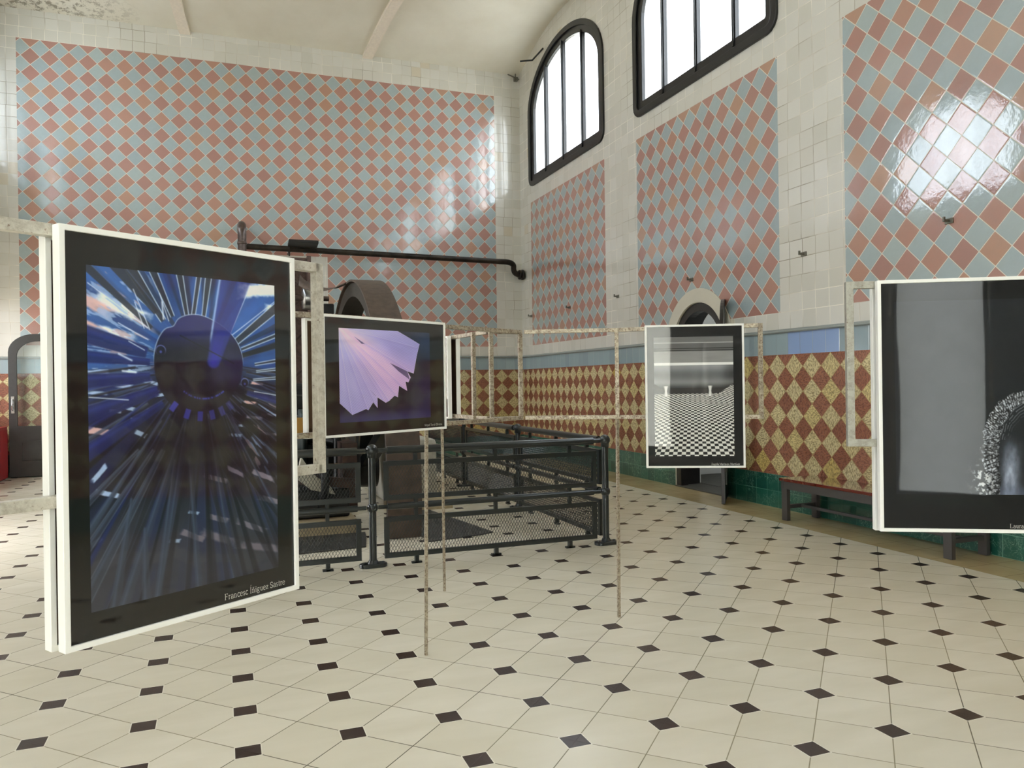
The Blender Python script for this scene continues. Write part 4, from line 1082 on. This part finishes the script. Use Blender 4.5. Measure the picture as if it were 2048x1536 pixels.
BL2 = [(-96, 198, -223, 416, 10, 22, 3, 1), (-67, 223, -100, 443, 8, 14, 3, 0), (-30, 219, -17, 423, 8, 14, 3, 0), (-154, 193, -259, 290, 6, 14, 3, 1), (-119, 196, -258, 381, 7, 16, 3, 1), (4, 222, 85, 498, 8, 18, 4, 0), (44, 225, 192, 494, 8, 18, 2, 0), (71, 211, 231, 406, 8, 16, 2, 0), (-172, 301, -209, 511, 6, 22, 3, 0), (13, 246, 17, 485, 8, 16, 2, 0), (-142, 372, -142, 527, 8, 20, 3, 0), ]
WH1 = [(-129, -84, -262, -175, 1, 1), (-125, -81, -162, -170, 1, 1), (-138, -83, -159, -141, 1, 1), (-91, -107, -94, -146, 2, 1), (-78, -103, -100, -166, 1, 1), (-129, -57, -197, -92, 1, 1), (-138, -33, -174, -52, 1, 1), (87, -74, 223, -172, 1, 1), (85, -78, 134, -180, 1, 1), (-168, -9, -197, -23, 2, 1), (-159, 18, -189, 15, 2, 1), (-263, 72, -177, 80, 1, 1), (154, 67, 227, 79, 1, 1), ]
SP = [(-226, -149, -159, -103, 22, 0), (-229, -79, -183, -55, 16, 0), (-265, -144, -231, -113, 20, 1), (-262, -88, -237, -67, 14, 1), (142, -204, 227, -194, 26, 0), (206, -155, 231, -146, 14, 0), (-262, 15, -226, 21, 9, 2), (-174, 12, -156, 24, 7, 2), (-135, 35, -110, 48, 7, 2), (-186, 93, -168, 103, 8, 2), (-215, 101, -197, 107, 7, 2), (-113, 69, -91, 72, 6, 2), (127, 90, 154, 101, 6, 1), (158, 78, 190, 89, 6, 1), (134, 127, 170, 142, 6, 3), (111, 149, 142, 161, 5, 2), (178, 122, 227, 138, 6, 3), (150, 41, 178, 51, 6, 1), (81, 171, 111, 182, 6, 2), (-262, 138, -229, 154, 12, 1), (-200, 44, -174, 53, 7, 2), (-262, 57, -226, 69, 6, 2), (-156, 153, -144, 163, 9, 2), (-147, -157, -107, -109, 4, 2), (-168, 123, -153, 127, 7, 2), (170, 169, 219, 190, 6, 3), (-220, 21, -189, 32, 7, 2), ]
SP2 = [(17, 266, 62, 295, 10, 3), (76, 252, 113, 285, 9, 3), (152, 268, 202, 307, 11, 3), (22, 366, 62, 393, 11, 3), (-43, 395, -4, 429, 12, 3), (17, 405, 67, 446, 14, 3), (113, 392, 172, 439, 12, 3), (172, 338, 223, 370, 12, 3), (123, 448, 213, 498, 14, 3), (-258, 248, -230, 230, 9, 2), (-258, 388, -244, 383, 9, 2), (-244, 274, -209, 296, 9, 2), (-30, 351, -13, 361, 6, 2), (-80, 412, -63, 419, 7, 2), (-254, 431, -187, 437, 18, 4), (-172, 425, -96, 462, 20, 4), (-75, 428, -13, 487, 22, 4), (4, 458, 85, 498, 18, 4), ]
def art_blue(w=400, h=620):
    u, v = grid(w, h); W, H = .486, .75
    X = (u - .545) * W * 1000; Y = (v - .285) * H * 1000      # millimetres, Y down
    r = np.hypot(X, Y); th = np.arctan2(-Y, X); deg = np.degrees(th)
    up = ss(-Y + .35 * np.abs(X), -30, 90); low = ss(Y, 40, 190); left = ss(-X - 90, 0, 60) * ss(90 - Y, 0, 90)
    img = np.zeros((h, w, 3)) + np.array([13, 16, 30.])
    img = blend(img, np.array([40, 84, 158.]), up * (.65 + .5 * fbm(deg * .07, r * .006, 3)))
    img = blend(img, np.array([24, 40, 92.]), ss(fbm(deg * .10 + 7, r * .004, 17), .5, .65) * (1 - low) * .6)
    img = blend(img, np.array([26, 32, 46.]), ss(vnoise(deg * .20, r * .004, 11), .55, .75) * .6 * (1 - low))
    img = blend(img, np.array([90, 120, 170.]), left * .35 * fbm(deg * .2, r * .01, 5))
    img = blend(img, np.array([52, 56, 66.]), low * ss(Y, 230, 420) * .75)  # grey fade towards the foot: floor reflection put into the print
    img = blend(img, np.array([22, 34, 74.]), low * ss(fbm(deg * .11, r * .003, 23), .5, .7) * .7)
    tones = [(38, 44, 56), (20, 32, 84), (9, 11, 20), (48, 58, 76), (26, 28, 36)]
    def ray_d(x0, y0, x1, y1):
        """distance to a ray that runs on past its end; the start is cut square"""
        L = math.hypot(x1 - x0, y1 - y0); dx, dy = (x1 - x0) / L, (y1 - y0) / L
        p = (X - x0) * dx + (Y - y0) * dy; q = (X - x0) * -dy + (Y - y0) * dx
        return p / L, q, ss(p, -2, 3)
    def blade(x0, y0, x1, y1, w0, w1, tone, edge, k=.9):
        nonlocal img
        t, q, on = ray_d(x0, y0, x1, y1); d = np.abs(q); wd = w0 + (w1 - w0) * np.clip(t, 0, 2); soft = 1 + 3.0 * ss(t, .3, 1.3) * (tone != 0)
        m = ss(wd - d, -soft, soft) * on; img = blend(img, np.array(tones[tone], float), m * k)
        if tone in (1, 3): img = blend(img, np.array(tones[tone], float) * 1.5, m * np.exp(-((q - wd * .4) / (wd * .35)) ** 2) * .5)
        if edge: img = blend(img, np.array([186, 208, 236.]), np.exp(-((d - wd) / 1.2) ** 2) * on * .85 * (1 - .75 * (tone == 3)))
        else: img = blend(img, np.array([96, 122, 176.]), np.exp(-((q - wd) / 1.4) ** 2) * on * .32 * (1 - .6 * low))
    def spot(x0, y0, x1, y1, hw, tone):
        nonlocal img
        cx, cy = (x0 + x1) / 2, (y0 + y1) / 2; rr_ = math.hypot(cx, cy) + 1e-6; ux, uy = cx / rr_, cy / rr_
        L = math.hypot(x1 - x0, y1 - y0) / 2 + hw * .6
        jag = 1 + .5 * (fbm(X * .09, Y * .09, int(abs(x0)) % 90) - .5)
        p = ((X - cx) * (x1 - x0) + (Y - cy) * (y1 - y0)) / (math.hypot(x1 - x0, y1 - y0) + 1e-6); q = (-(X - cx) * (y1 - y0) + (Y - cy) * (x1 - x0)) / (math.hypot(x1 - x0, y1 - y0) + 1e-6)
        d = np.maximum(np.abs(p) / L, np.abs(q + .25 * p) / (hw * .62)) / jag
        c = [(226, 234, 246), (204, 166, 166), (158, 184, 220), (124, 116, 132), (60, 60, 70)][tone]
        big = hw > 13
        m = ss(1 - d, -.45 if big else -.15, .35 if big else .25)
        img = blend(img, np.array(c, float), m * (.92 if tone < 4 else .5))
    for q in SP: spot(*q)
    for q in SP2: spot(*q)
    f = fbm(deg * .45, r * .020, 21, 3); reg = np.clip(left * 1.0 + ss(X, 60, 160) * ss(Y, 40, 120) * ss(330 - Y, 0, 150), 0, 1)
    img = blend(img, np.where(vnoise(deg * .3, r * .02, 30)[..., None] > .6, np.array([168, 146, 156.]), np.array([140, 166, 208.])), ss(f, .58, .64) * reg * .75)
    rg = random.Random(5)
    for k in range(58):
        a = math.radians(-176 + 172 * k / 57 + rg.uniform(-2, 2)); off = rg.uniform(-14, 14); r0 = rg.uniform(112, 170)
        ca, sa = math.cos(a), -math.sin(a); x0, y0 = r0 * ca - off * sa, r0 * sa + off * ca
        b_ = a + math.radians(rg.uniform(-5, 5)); x1, y1 = x0 + 260 * math.cos(b_), y0 - 260 * math.sin(b_)
        tn = rg.choice([2, 2, 2, 3, 3, 4, 1]) if math.cos(a) < .3 else rg.choice([2, 2, 4, 2, 3])
        if tn == 1 and abs(x0) < 60: tn = 3
        blade(x0, y0, x1, y1, rg.uniform(1, 3), rg.uniform(3, 8), tn, 0, k=rg.uniform(.5, .85))
    for q in BL2: blade(*q[:4], q[4] * .5, q[5] * .5, q[6], q[7], k=.6)
    for q in BL1: blade(*q)
    for x0, y0, x1, y1, w_, e_ in WH1:
        d, t = seg_d(X, Y, x0, y0, x1, y1); img = blend(img, np.array([206, 220, 242.]), np.exp(-(d / (w_ * 1.1)) ** 2) * .8)
    # grey haze at the foot paints the floor's reflection; lower middle nearly black
    img = blend(img, np.array([10, 12, 22.]), np.exp(-((X + 10) / 140) ** 2 - ((Y - 205) / 100) ** 2) * .85)
    img = blend(img, np.array([40, 42, 50.]), ss(Y, 300, 470) * .35)
    # central dark disc
    bump_ = 3.0 * np.sin(th * 3 + 1) - 9 * np.exp(-((deg - 126) / 7) ** 2) + 5 * np.exp(-((deg - 95) / 22) ** 2)
    R0 = 119 + bump_; disc = ss(R0 - r, 0, 1.5)
    img = blend(img, np.array([14, 14, 30.]), disc)
    img = blend(img, np.array([38, 42, 106.]), disc * ss(-Y, 25, 95) * .85)
    img = blend(img, np.array([26, 24, 70.]), disc * ss(X, 0, 60) * ss(70 - np.abs(Y), 0, 50) * .7)
    img = blend(img, np.array([176, 194, 226.]), np.exp(-((r - R0) / 1.0) ** 2) * ss(np.sin(th), -.1, .3) * .75)
    # broad violet-blue strut coming down from the top into the disc
    d, t = seg_d(X, Y, 38, -10, 104, -225); wd = 20 + 26 * t
    img = blend(img, np.array([36, 44, 122.]), ss(wd - d, -1, 6) * (.55 + .4 * (1 - t))); img = blend(img, np.array([42, 40, 150.]), ss(wd * .6 - d, -3, 8) * np.exp(-(t / .25) ** 2) * .7)
    side = ((104 - 38) * (Y + 10) - (-215) * (X - 38)) < 0
    img = blend(img, np.array([150, 178, 222.]), np.exp(-((d - wd + 3) / 3.0) ** 2) * side * ss(t, .15, .3) * .85)
    img = blend(img, np.array([8, 9, 20.]), np.exp(-(seg_d(X, Y, -50, -70, 95, -5)[0] / 1.4) ** 2) * disc * .8)
    # blue studs and dashes on the lower rim
    img = blend(img, np.array([58, 70, 176.]), np.exp(-((np.hypot(X - 12, Y + 6) - 88) / 2.2) ** 2) * (deg < -45) * (deg > -125) * (.35 + .65 * (vnoise(deg * .6, r * 0, 44) > .45)) * .8)
    for k, a in enumerate((-128, -110, -94, -79, -66, -54)):
        ca, sa = math.cos(math.radians(a)), -math.sin(math.radians(a)); q = np.abs((X - 8) * -sa + Y * ca); p = (X - 8) * ca + Y * sa
        img = blend(img, np.array([44, 48, 132.]), ss(8 - q, 0, 2) * ss(p - 112, 0, 2) * ss(138 - p, 0, 3) * (.95 - .1 * k))
    for cx, cy, rr in ((-99, -33, 12), (126, 44, 11)):
        rr2 = np.hypot(X - cx, Y - cy); img = blend(img, np.array([16, 17, 38.]), ss(rr - rr2, 0, 2)); img = blend(img, np.array([110, 122, 190.]), np.exp(-((rr2 - rr) / 1.1) ** 2) * ss(Y * -1 + cy, -14, 10) * .8)
        img = blend(img, np.array([60, 70, 150.]), ss(4 - np.hypot(X - cx, Y - cy - 3), 0, 2) * .8)
    g = 1 + .10 * (fbm(X * .05, Y * .05, 91) - .5)
    return np.clip(img * g[..., None], 0, 255)

def art_tulle(w=560, h=400):
    u, v = grid(w, h)
    x = 238 + u * 1062; y = (205 + 60 * u) * (1 - v) + (1345 - 65 * u) * v
    img = np.zeros((h, w, 3)) + np.array([20, 19, 34.])
    img = blend(img, np.array([26, 44, 74.]), ss(u, .5, 1) * ss(.5 - v, 0, .4))
    img = blend(img, np.array([40, 38, 96.]), ss(v, .82, 1.0) * .8); img = blend(img, np.array([34, 32, 74.]), ss(u, .6, .95) * ss(v, .3, .6) * .6)
    P = [(230, 195), (900, 243), (1168, 400), (1130, 540), (1088, 752), (1010, 728), (1050, 800), (1020, 860), (985, 850), (1005, 962), (950, 930), (905, 900), (890, 1040), (850, 1020), (785, 1082), (745, 1105), (650, 1040), (650, 1170), (600, 1100), (545, 1195), (520, 1180), (370, 1250), (238, 1110), (225, 1100)]
    m = in_poly(x, y, P)
    ox, oy = 200, 150; r = np.hypot(x - ox, y - oy); a = np.degrees(np.arctan2(y - oy, x - ox))
    core = np.exp(-((a - 46) / 17) ** 2)
    c = np.array([146, 140, 196.]) * (1 - core[..., None]) + np.array([184, 152, 204.]) * core[..., None]
    light = .98 + .14 * fbm(a * .12, r * .004, 4) + .18 * np.exp(-(r / 520) ** 2)
    tex = np.sin((x * .9 + y * .45) * .32 + 2.5 * np.sin(y * .012)) * np.sin((y * .95 - x * .2) * .36 + 2 * np.sin(x * .01))
    light = light + .16 * tex * ss(r, 250, 700)
    fab = np.clip(c * light[..., None], 0, 255)
    fab = blend(fab, np.array([112, 108, 176.]), np.exp(-((a - 24) / 9) ** 2) * .30 * ss(r, 300, 700))
    img = np.where(m[..., None], fab, img)
    for bx, by, k in ((1088, 752, .55), (785, 1082, .6), (545, 1195, .5), (370, 1250, .55), (1130, 440, .5), (1005, 962, .4), (745, 1105, .35), (650, 1170, .4), (890, 1040, .35)):
        d, t = seg_d(x, y, 225, 195, bx, by); img = blend(img, np.array([212, 200, 238.]), np.exp(-(d / 3.2) ** 2) * k * .75 * m)
        side = ((bx - 225) * (y - 195) - (by - 195) * (x - 225)) > 0
        img = blend(img, np.array([118, 104, 164.]), np.exp(-(d / 26) ** 2) * side * .18 * m * ss(r, 200, 500))
    n = len(P)
    for i in range(1, n - 2):
        d, t = seg_d(x, y, *P[i], *P[i + 1]); img = blend(img, np.array([200, 190, 236.]), np.exp(-(d / 3.0) ** 2) * .6 * m)
    for Q in ([(800, 625), (1010, 728), (1040, 830), (905, 730)], [(560, 940), (640, 1040), (620, 1010)], [(400, 305), (520, 400), (480, 395)]):
        q = in_poly(x, y, Q); img = np.where(q[..., None], img * .45 + np.array([12, 10, 24.]), img)
    return np.clip(img, 0, 255)

def art_washroom(w=420, h=610):
    u, v = grid(w, h); x = 145 + 815 * u; y = 185 + 1180 * v
    img = np.zeros((h, w, 3)) + 60.
    def band(y0, y1, c): return (y >= y0) & (y < y1), c
    for y0, y1, c in ((185, 240, 92), (240, 246, 150), (246, 296, 84), (296, 304, 34), (304, 312, 96), (312, 326, 40), (326, 440, 122), (440, 466, 224)):
        img[(y >= y0) & (y < y1)] = c
    img[(y >= 185) & (y < 440)] *= (1.0 + .12 * (fbm(x * .004, y * .03, 5) - .5))[(y >= 185) & (y < 440)][..., None]
    tub = (y >= 466) & (y < 690 - 40 * ss(np.abs(x - 555), 300, 410) ** 2)
    shade = 122 - 76 * ss(y, 470, 560) * .5 - 40 * ss(y, 600, 690) - 40 * ss(x, 800, 960) + 10 * fbm(x * .01, y * .01, 9)
    img = np.where(((y >= 466) & (y < 760))[..., None], np.array([44, 42, 42.]), img)
    img = np.where(tub[..., None], shade[..., None] * np.array([.98, 1, 1.03]), img)
    img = blend(img, np.array([190, 192, 192.]), tub * np.exp(-((y - 640) / 40) ** 2) * .35)
    fy = np.maximum(y - 56, 1); cx = np.floor((x - 552) / fy * 29.1); cy = np.floor(57000.0 / fy)
    chk = ((cx + cy) % 2) > .5; fl = np.where(chk, 196., 20.)
    flm = y > 748 - 95 * ss(np.abs(x - 552), 200, 410) ** 1.5 * (x > 552) * .9
    img = np.where(flm[..., None], fl[..., None] * np.array([1, 1, .98]), img)
    for fx in (266, 720):
        yy = np.clip((y - 670) / 102, 0, 1); hw = 13 + 11 * np.abs(yy * 2 - 1) ** 1.5
        f = (np.abs(x - fx) < hw) & (y > 670) & (y < 772)
        img = np.where(f[..., None], (206 - 60 * ss(np.abs(x - fx) / hw, .2, 1))[..., None] * np.ones(3), img)
    return np.clip(img, 0, 255)

def art_arch(w=420, h=560):
    u, v = grid(w, h); x = 1785 + 290 * u; y = 600 + 390 * v
    img = np.zeros((h, w, 3)) + np.array([20, 23, 26.])
    img += (fbm(x * .02, y * .02, 3)[..., None] - .5) * 10
    # ring of rough stones: outer and inner outlines of an arch centred on x = 2047
    cx, cy = 2049., 900.
    ax = (x - cx)
    def outl(half, top, y0): # signed 'inside' distance of an arch outline
        yy = np.maximum(cy - y, 0) / (cy - top); return half * np.sqrt(np.clip(1 - yy ** 2.2, 0, 1)) - np.abs(ax)
    wobo = (fbm(x * .07, y * .07, 8) - .5) * 16
    xo = outl(96, 783, 0) + wobo - 12 * ss(y, 900, 985) * (1 if True else 0)
    xi = outl(60, 806, 0) + (fbm(x * .1, y * .1, 18) - .5) * 6 + 0.0
    ring = (xo > 0) & (xi < 0)
    ang = np.arctan2(cy - y, ax + 1e-6)
    vert = ss(y, 860, 910)
    coord = (1 - vert) * ang * 22 + vert * (y + (x - 1960) * .35) / 8.8
    # courses of rough blocks
    joint = np.abs((coord + 1.2 * fbm(x * .09, y * .09, 12)) % 1 - .5) * 2
    blk = ss(joint, .05, .45); col2 = np.abs(((x * .085 + np.floor(coord) * .37 + .5 * fbm(x * .1, y * .1, 25)) % 1) - .5) * 2
    rough = fbm(x * .35, y * .35, 31, 4)
    s = np.clip(330 * rough - 60, 12, 250) * (.14 + .86 * blk) * (.4 + .6 * ss(col2, .03, .25))
    s = np.clip(s * (1.05 - .45 * ss(x, 1968, 1995) * ss(y, 850, 930)), 8, 240)
    img = np.where(ring[..., None], s[..., None] * np.array([.95, .98, 1.03]), img)
    # concentric streaks of the vault inside the top
    inn = xi > 0; rr = np.hypot(ax / 60, (cy - y) / 94)
    st = np.exp(-((np.abs((rr * 14 + fbm(ang * 6, rr * 4, 2)) % 1 - .5)) / .16) ** 2) * ss(rr, .62, .9) * (y < 880)
    img = blend(img, np.array([150, 154, 160.]), st * inn * .55 * (fbm(ang * 9, rr * 12, 6) > .42))
    # pale mist inside the left jamb
    mist = np.exp(-((x - (2012 - .05 * (y - 900))) / 17) ** 2) * ss(y, 862, 930) * (.55 + .8 * (fbm(x * .12, y * .05, 41) - .3))
    img = blend(img, np.array([160, 170, 192.]), np.clip(mist * inn, 0, .95))
    img = blend(img, np.array([90, 98, 120.]), inn * ss(y, 962, 990) * .5)
    # loose rubble low on the left
    rb_ = ss(fbm(x * .16, y * .16, 51, 4), .56, .66) * np.exp(-((x - 1957) / 17) ** 2 - ((y - 962) / 30) ** 2) * 1.6
    img = blend(img, np.array([176, 180, 184.]), np.clip(rb_, 0, 1))
    return np.clip(img, 0, 255)

def art_plain(w=8, h=8): return np.zeros((h, w, 3)) + 60.

def print_mat(name):
    b = NB(name); a = b.n.new('ShaderNodeAttribute'); a.attribute_name = 'ink'
    b.obj(); n = b.noise(b.P, 2.2, 1)
    M[name] = b.set(col=a.outputs['Color'], rough=.5, coat=1.0, cr=0.02, spec=.3)
    b.p.inputs['Coat IOR'].default_value = 1.64
    nb_ = b.bump(n, .35, .004); b.l.new(nb_, b.p.inputs['Coat Normal'])
print_mat('glazed_print')
def mat_gloss(name, c):
    b = NB(name); b.obj(); n = b.noise(b.P, 2.2, 1)
    M[name] = b.set(col=rgba(c), rough=.5, coat=1.0, cr=0.02, spec=.3)
    b.p.inputs['Coat IOR'].default_value = 1.64
    nb_ = b.bump(n, .35, .004); b.l.new(nb_, b.p.inputs['Coat Normal'])
mat_gloss('glazed_black', (9, 10, 11))

def picture_mesh(name, img, place, s0, s1, z0, z1, off, parent):
    h, w, _ = img.shape
    l = (img / 255.0); l = np.where(l <= .04045, l / 12.92, ((l + .055) / 1.055) ** 2.4)
    # vertices at pixel corners; colour per face corner = pixel colour
    S = np.linspace(s0, s1, w + 1); Z = np.linspace(z1, z0, h + 1)
    o0 = place(0, 0, off); ds = place(1, 0, off) - o0
    gx, gz = np.meshgrid(S, Z)
    vco = np.empty(((h + 1) * (w + 1), 3)); vco[:, 0] = (o0.x + ds.x * gx).ravel(); vco[:, 1] = (o0.y + ds.y * gx).ravel(); vco[:, 2] = gz.ravel()
    j, i = np.mgrid[0:h, 0:w]; a = j * (w + 1) + i
    faces = np.stack([a, a + w + 1, a + w + 2, a + 1], -1).reshape(-1, 4)
    me = bpy.data.meshes.new(name); nf = h * w
    me.vertices.add(len(vco)); me.vertices.foreach_set('co', vco.ravel()); me.loops.add(nf * 4); me.loops.foreach_set('vertex_index', faces.ravel().astype(np.int32))
    me.polygons.add(nf); me.polygons.foreach_set('loop_start', np.arange(0, nf * 4, 4, dtype=np.int32)); me.polygons.foreach_set('loop_total', np.full(nf, 4, dtype=np.int32))
    me.update(calc_edges=True)
    # smooth: average pixel colours to the vertices
    pad = np.pad(l, ((1, 1), (1, 1), (0, 0)), mode='edge'); vc = (pad[:-1, :-1] + pad[1:, :-1] + pad[:-1, 1:] + pad[1:, 1:]) / 4
    at = me.color_attributes.new('ink', 'FLOAT_COLOR', 'POINT'); c4 = np.ones(((h + 1) * (w + 1), 4), dtype=np.float32); c4[:, :3] = np.clip(vc.reshape(-1, 3) * 1.45, 0, 0.92)
    at.data.foreach_set('color', c4.ravel())
    me.materials.append(M['glazed_print'])
    ob = bpy.data.objects.new(name, me); COL.objects.link(ob); ob.parent = parent; ob.matrix_parent_inverse = Matrix.Translation(parent.location).inverted()
    return ob

def poster(base, ang, width, ztop, zbot, label, img=None, pic=None, text=None, tpos=None, cap=.0165, flip=1, group='framed photographs on the stands'):
    """base: lower left corner of the face as seen from the front; ang: direction of the bottom edge; flip: +1 front faces right-hand normal"""
    a = math.radians(ang); d = Vector((math.cos(a), math.sin(a), 0)); n = Vector((math.sin(a), -math.cos(a), 0))   # n points to the viewer
    B = Vector((base[0], base[1], 0)); up = Vector((0, 0, 1)); dep = .030
    place = lambda s, z, o=0: B + d * s + up * z + n * o
    c = place(width / 2, 0, -dep / 2)
    r = empty('framed_photograph', (c.x, c.y, (ztop + zbot) / 2), label, 'picture', group)
    f = MB(); fwd_ = .0125
    f.ring([place(0, zbot), place(width, zbot), place(width, ztop), place(0, ztop)], [place(fwd_, zbot + fwd_), place(width - fwd_, zbot + fwd_), place(width - fwd_, ztop - fwd_), place(fwd_, ztop - fwd_)], -n * dep)
    f.build('frame', M['frame_white'], r, bevel=.0012)
    m = MB(); m.prism([place(fwd_, zbot + fwd_, -.006), place(width - fwd_, zbot + fwd_, -.006), place(width - fwd_, ztop - fwd_, -.006), place(fwd_, ztop - fwd_, -.006)], -n * .003)
    m.build('black_mount', M['glazed_black'], r)
    m = MB(); m.prism([place(fwd_, zbot + fwd_, -.016), place(width - fwd_, zbot + fwd_, -.016), place(width - fwd_, ztop - fwd_, -.016), place(fwd_, ztop - fwd_, -.016)], -n * .004)
    m.build('backing_board', M['board_back'], r)
    if img is not None:
        picture_mesh('photograph', img, place, pic[0], pic[1], pic[2], pic[3], -.0055, r)
    if text:
        q, wd = caption(text, cap); m = MB(); s0, z0 = tpos[0], tpos[1]; k = 1.0
        if len(tpos) == 2: s0 = s0 - wd
        for quad in q: m.add([place(s0 + x_, z0 + y_, -.0050) for x_, y_ in quad], [(0, 1, 2, 3)])
        m.build('caption_lettering', M['caption_white'], r)
    return r
ZT1, ZB1 = 1.918, 1.018
pA = poster((-6.612, -14.243), 33.9, .607, ZT1, ZB1, 'large framed photograph of blue spokes round a dark disc, nearest on the left', art_blue(), (.057, .543, 1.09, 1.838), 'Francesc Íñiguez Sastre', (.563, 1.040), .0150)
pB = poster((-5.842, -12.289), 30.8, .852, 1.915, 1.315, 'landscape framed photograph of pink and lilac tulle, above the railing', art_tulle(), (.100, .730, 1.385, 1.852), 'Miquel Torné Oliveras', (.820, 1.338), .0120)
pC = poster((-3.795, -11.806), -26.0, .612, 1.919, 1.018, 'framed black and white photograph of a chequered floor, before the arched doorway', art_washroom(), (.055, .545, 1.092, 1.842), 'Àngela Marimon Martínez', (.578, 1.035), .0130)
pD = poster((-4.095, -13.948), -29.0, .605, 1.918, 1.018, 'large framed black photograph of a stone arch, cut by the right edge', art_arch(), (.057, .545, 1.152, 1.84), 'Laura Ca', (.430, 1.035, 0), .0150)

# ------------------------------------------------------------------ display stands of welded square tube
TUBE = ['worn_tube']
def rails(mbx, p0, p1, zs=(1.908, 1.333), w=.026):
    for z in zs: mbx.bar((p0[0], p0[1], z), (p1[0], p1[1], z), w, w)
def uprights(parent, pts, z0=1.32, z1=1.921, w=.026, ang=0, name='upright'):
    for x, y in pts:
        m = MB(); m.box((x, y, (z0 + z1) / 2), (w, w, z1 - z0), Matrix.Rotation(math.radians(ang), 3, 'Z')); m.build(name, M[TUBE[0]], parent, bevel=.001)
def unit(a): return Vector((math.cos(math.radians(a)), math.sin(math.radians(a)), 0))
def stand(name_label, segs, posts, legs, origin):
    r = empty('display_stand', origin, name_label, 'display stand', 'rusty white tube stands carrying the photographs')
    for p0, p1 in segs:
        d = Vector((p1[0] - p0[0], p1[1] - p0[1], 0)); 
        for nm, z in (('top_rail', 1.908), ('lower_rail', 1.333)):
            m = MB(); m.bar((p0[0], p0[1], z), (p1[0], p1[1], z), .026, .026); m.build(nm, M[TUBE[0]], r, bevel=.001)
    for x, y, a in posts: uprights(r, [(x, y)], ang=a)
    for (x0, y0), (x1, y1) in legs:
        m = MB(); m.bar((x0, y0, 0.0), (x1, y1, 1.34), .018, .018, up=(0, 1, 0)); m.build('leg', M[TUBE[0]], r)
    return r
# stand of the blue picture: line through its back, running out of frame on the left
dA = unit(33.9); nA = Vector((dA.y, -dA.x, 0))
A0 = Vector((-6.612, -14.243, 0)) - nA * .046
a_l = A0 - dA * .95; a_r = A0 + dA * .722
sA = stand('near display stand carrying the blue spokes photograph', [((a_l.x, a_l.y), (a_r.x, a_r.y))], [(a_r.x, a_r.y, 33.9), (a_l.x, a_l.y, 33.9)], [((a_l.x, a_l.y), (a_l.x, a_l.y))], (a_l.x, a_l.y, 0))
TUBE[0] = 'rusty_tube'
# stand of the tulle picture
dB = unit(30.8); nB = Vector((dB.y, -dB.x, 0)); B0 = Vector((-5.842, -12.289, 0)) - nB * .046
b_l = B0 - dB * .30; b_r = B0 + dB * .83
sB = stand('display stand carrying the tulle photograph and meeting the corner post', [((b_l.x, b_l.y), (b_r.x, b_r.y)), ((-5.235, -11.765), (-4.43, -11.247)), ((-4.636, -11.262), (-4.45, -11.25))],
           [(-4.425, -11.25, 0), (-4.64, -11.275, 0)], [((-5.215, -11.709), (-5.20, -11.742))], (-5.2, -11.74, 0))
m = MB(); m.bar((b_r.x, b_r.y, 1.333), (-5.07, -11.66, 1.333), .024, .024); m.build('link_bar', M[TUBE[0]], sB); m = MB(); m.bar((b_r.x, b_r.y, 1.908), (-5.07, -11.66, 1.908), .024, .024); m.build('link_bar', M[TUBE[0]], sB)
# side stand running towards the railing, with its pair of pictures seen edge on
dW = Vector((-.104, .84, 0)).normalized(); W0 = Vector((-4.64, -11.255, 0)); W1 = W0 + dW * 1.62
sW = stand('display stand running back towards the railing from the corner post', [((W0.x, W0.y + .045), (W1.x, W1.y))], [(W1.x, W1.y, 97), (W0.x + dW.x * .24 - .01, W0.y + dW.y * .24, 97)], [((-4.744, -10.418), (-4.744, -10.418))], (-4.744, -10.418, 0))
wa = math.degrees(math.atan2(dW.y, dW.x)); nW = Vector((dW.y, -dW.x, 0))
e0 = W0 + dW * .60 + nW * .050; poster((e0.x, e0.y), wa, .90, 1.905, 1.315, 'framed picture seen edge on, right one of the pair beside the tulle photograph', group='framed pictures seen edge on')
e1 = W0 + dW * 1.50 - nW * .050; poster((e1.x, e1.y), wa + 180, .90, 1.915, 1.315, 'framed picture seen edge on, left one of the pair beside the tulle photograph', group='framed pictures seen edge on')
# stand of the washroom picture
dC = unit(-26.0); nC = Vector((dC.y, -dC.x, 0)); C0 = Vector((-3.795, -11.806, 0)) - nC * .046
c_r = C0 + dC * .72
sC = stand('display stand carrying the chequered floor photograph', [((-4.398, -11.262), (-3.862, -11.545)), ((-3.848, -11.553), (c_r.x, c_r.y))], [(-3.850, -11.535, -30), (c_r.x, c_r.y, -26)], [((-3.847, -11.509), (-3.850, -11.53))], (-3.85, -11.53, 0))
TUBE[0] = 'steel_tube'
# stand of the arch picture
dD = unit(-29.0); nD = Vector((dD.y, -dD.x, 0)); D0 = Vector((-4.095, -13.948, 0)) - nD * .046
d_l = D0 - dD * .085; d_r = D0 + dD * 1.0
sD = stand('display stand carrying the stone arch photograph', [((d_l.x, d_l.y), (d_r.x, d_r.y))], [(d_l.x, d_l.y, -29), (d_r.x, d_r.y, -29)], [((d_r.x, d_r.y), (d_r.x, d_r.y))], (d_r.x, d_r.y, 0))
# pictures hung back to back behind the first ones
def backing(base, d, n, w, zt, zb, ang, label, shift=0.0):
    p = Vector((base[0], base[1], 0)) - n * .092 + d * (w + shift)
    poster((p.x, p.y), ang + 180, w, zt, zb, label, group='framed pictures hung back to back behind the others')
backing((-6.612, -14.243), dA, nA, .607, 1.905, 1.010, 33.9, 'back of the picture hung behind the blue spokes photograph')
backing((-5.842, -12.289), dB, nB, .852, 1.895, 1.315, 30.8, 'edge of the picture hung behind the tulle photograph', -.055)
backing((-4.095, -13.948), dD, nD, .605, 1.905, 1.010, -29.0, 'edge of the picture hung behind the stone arch photograph', .0)
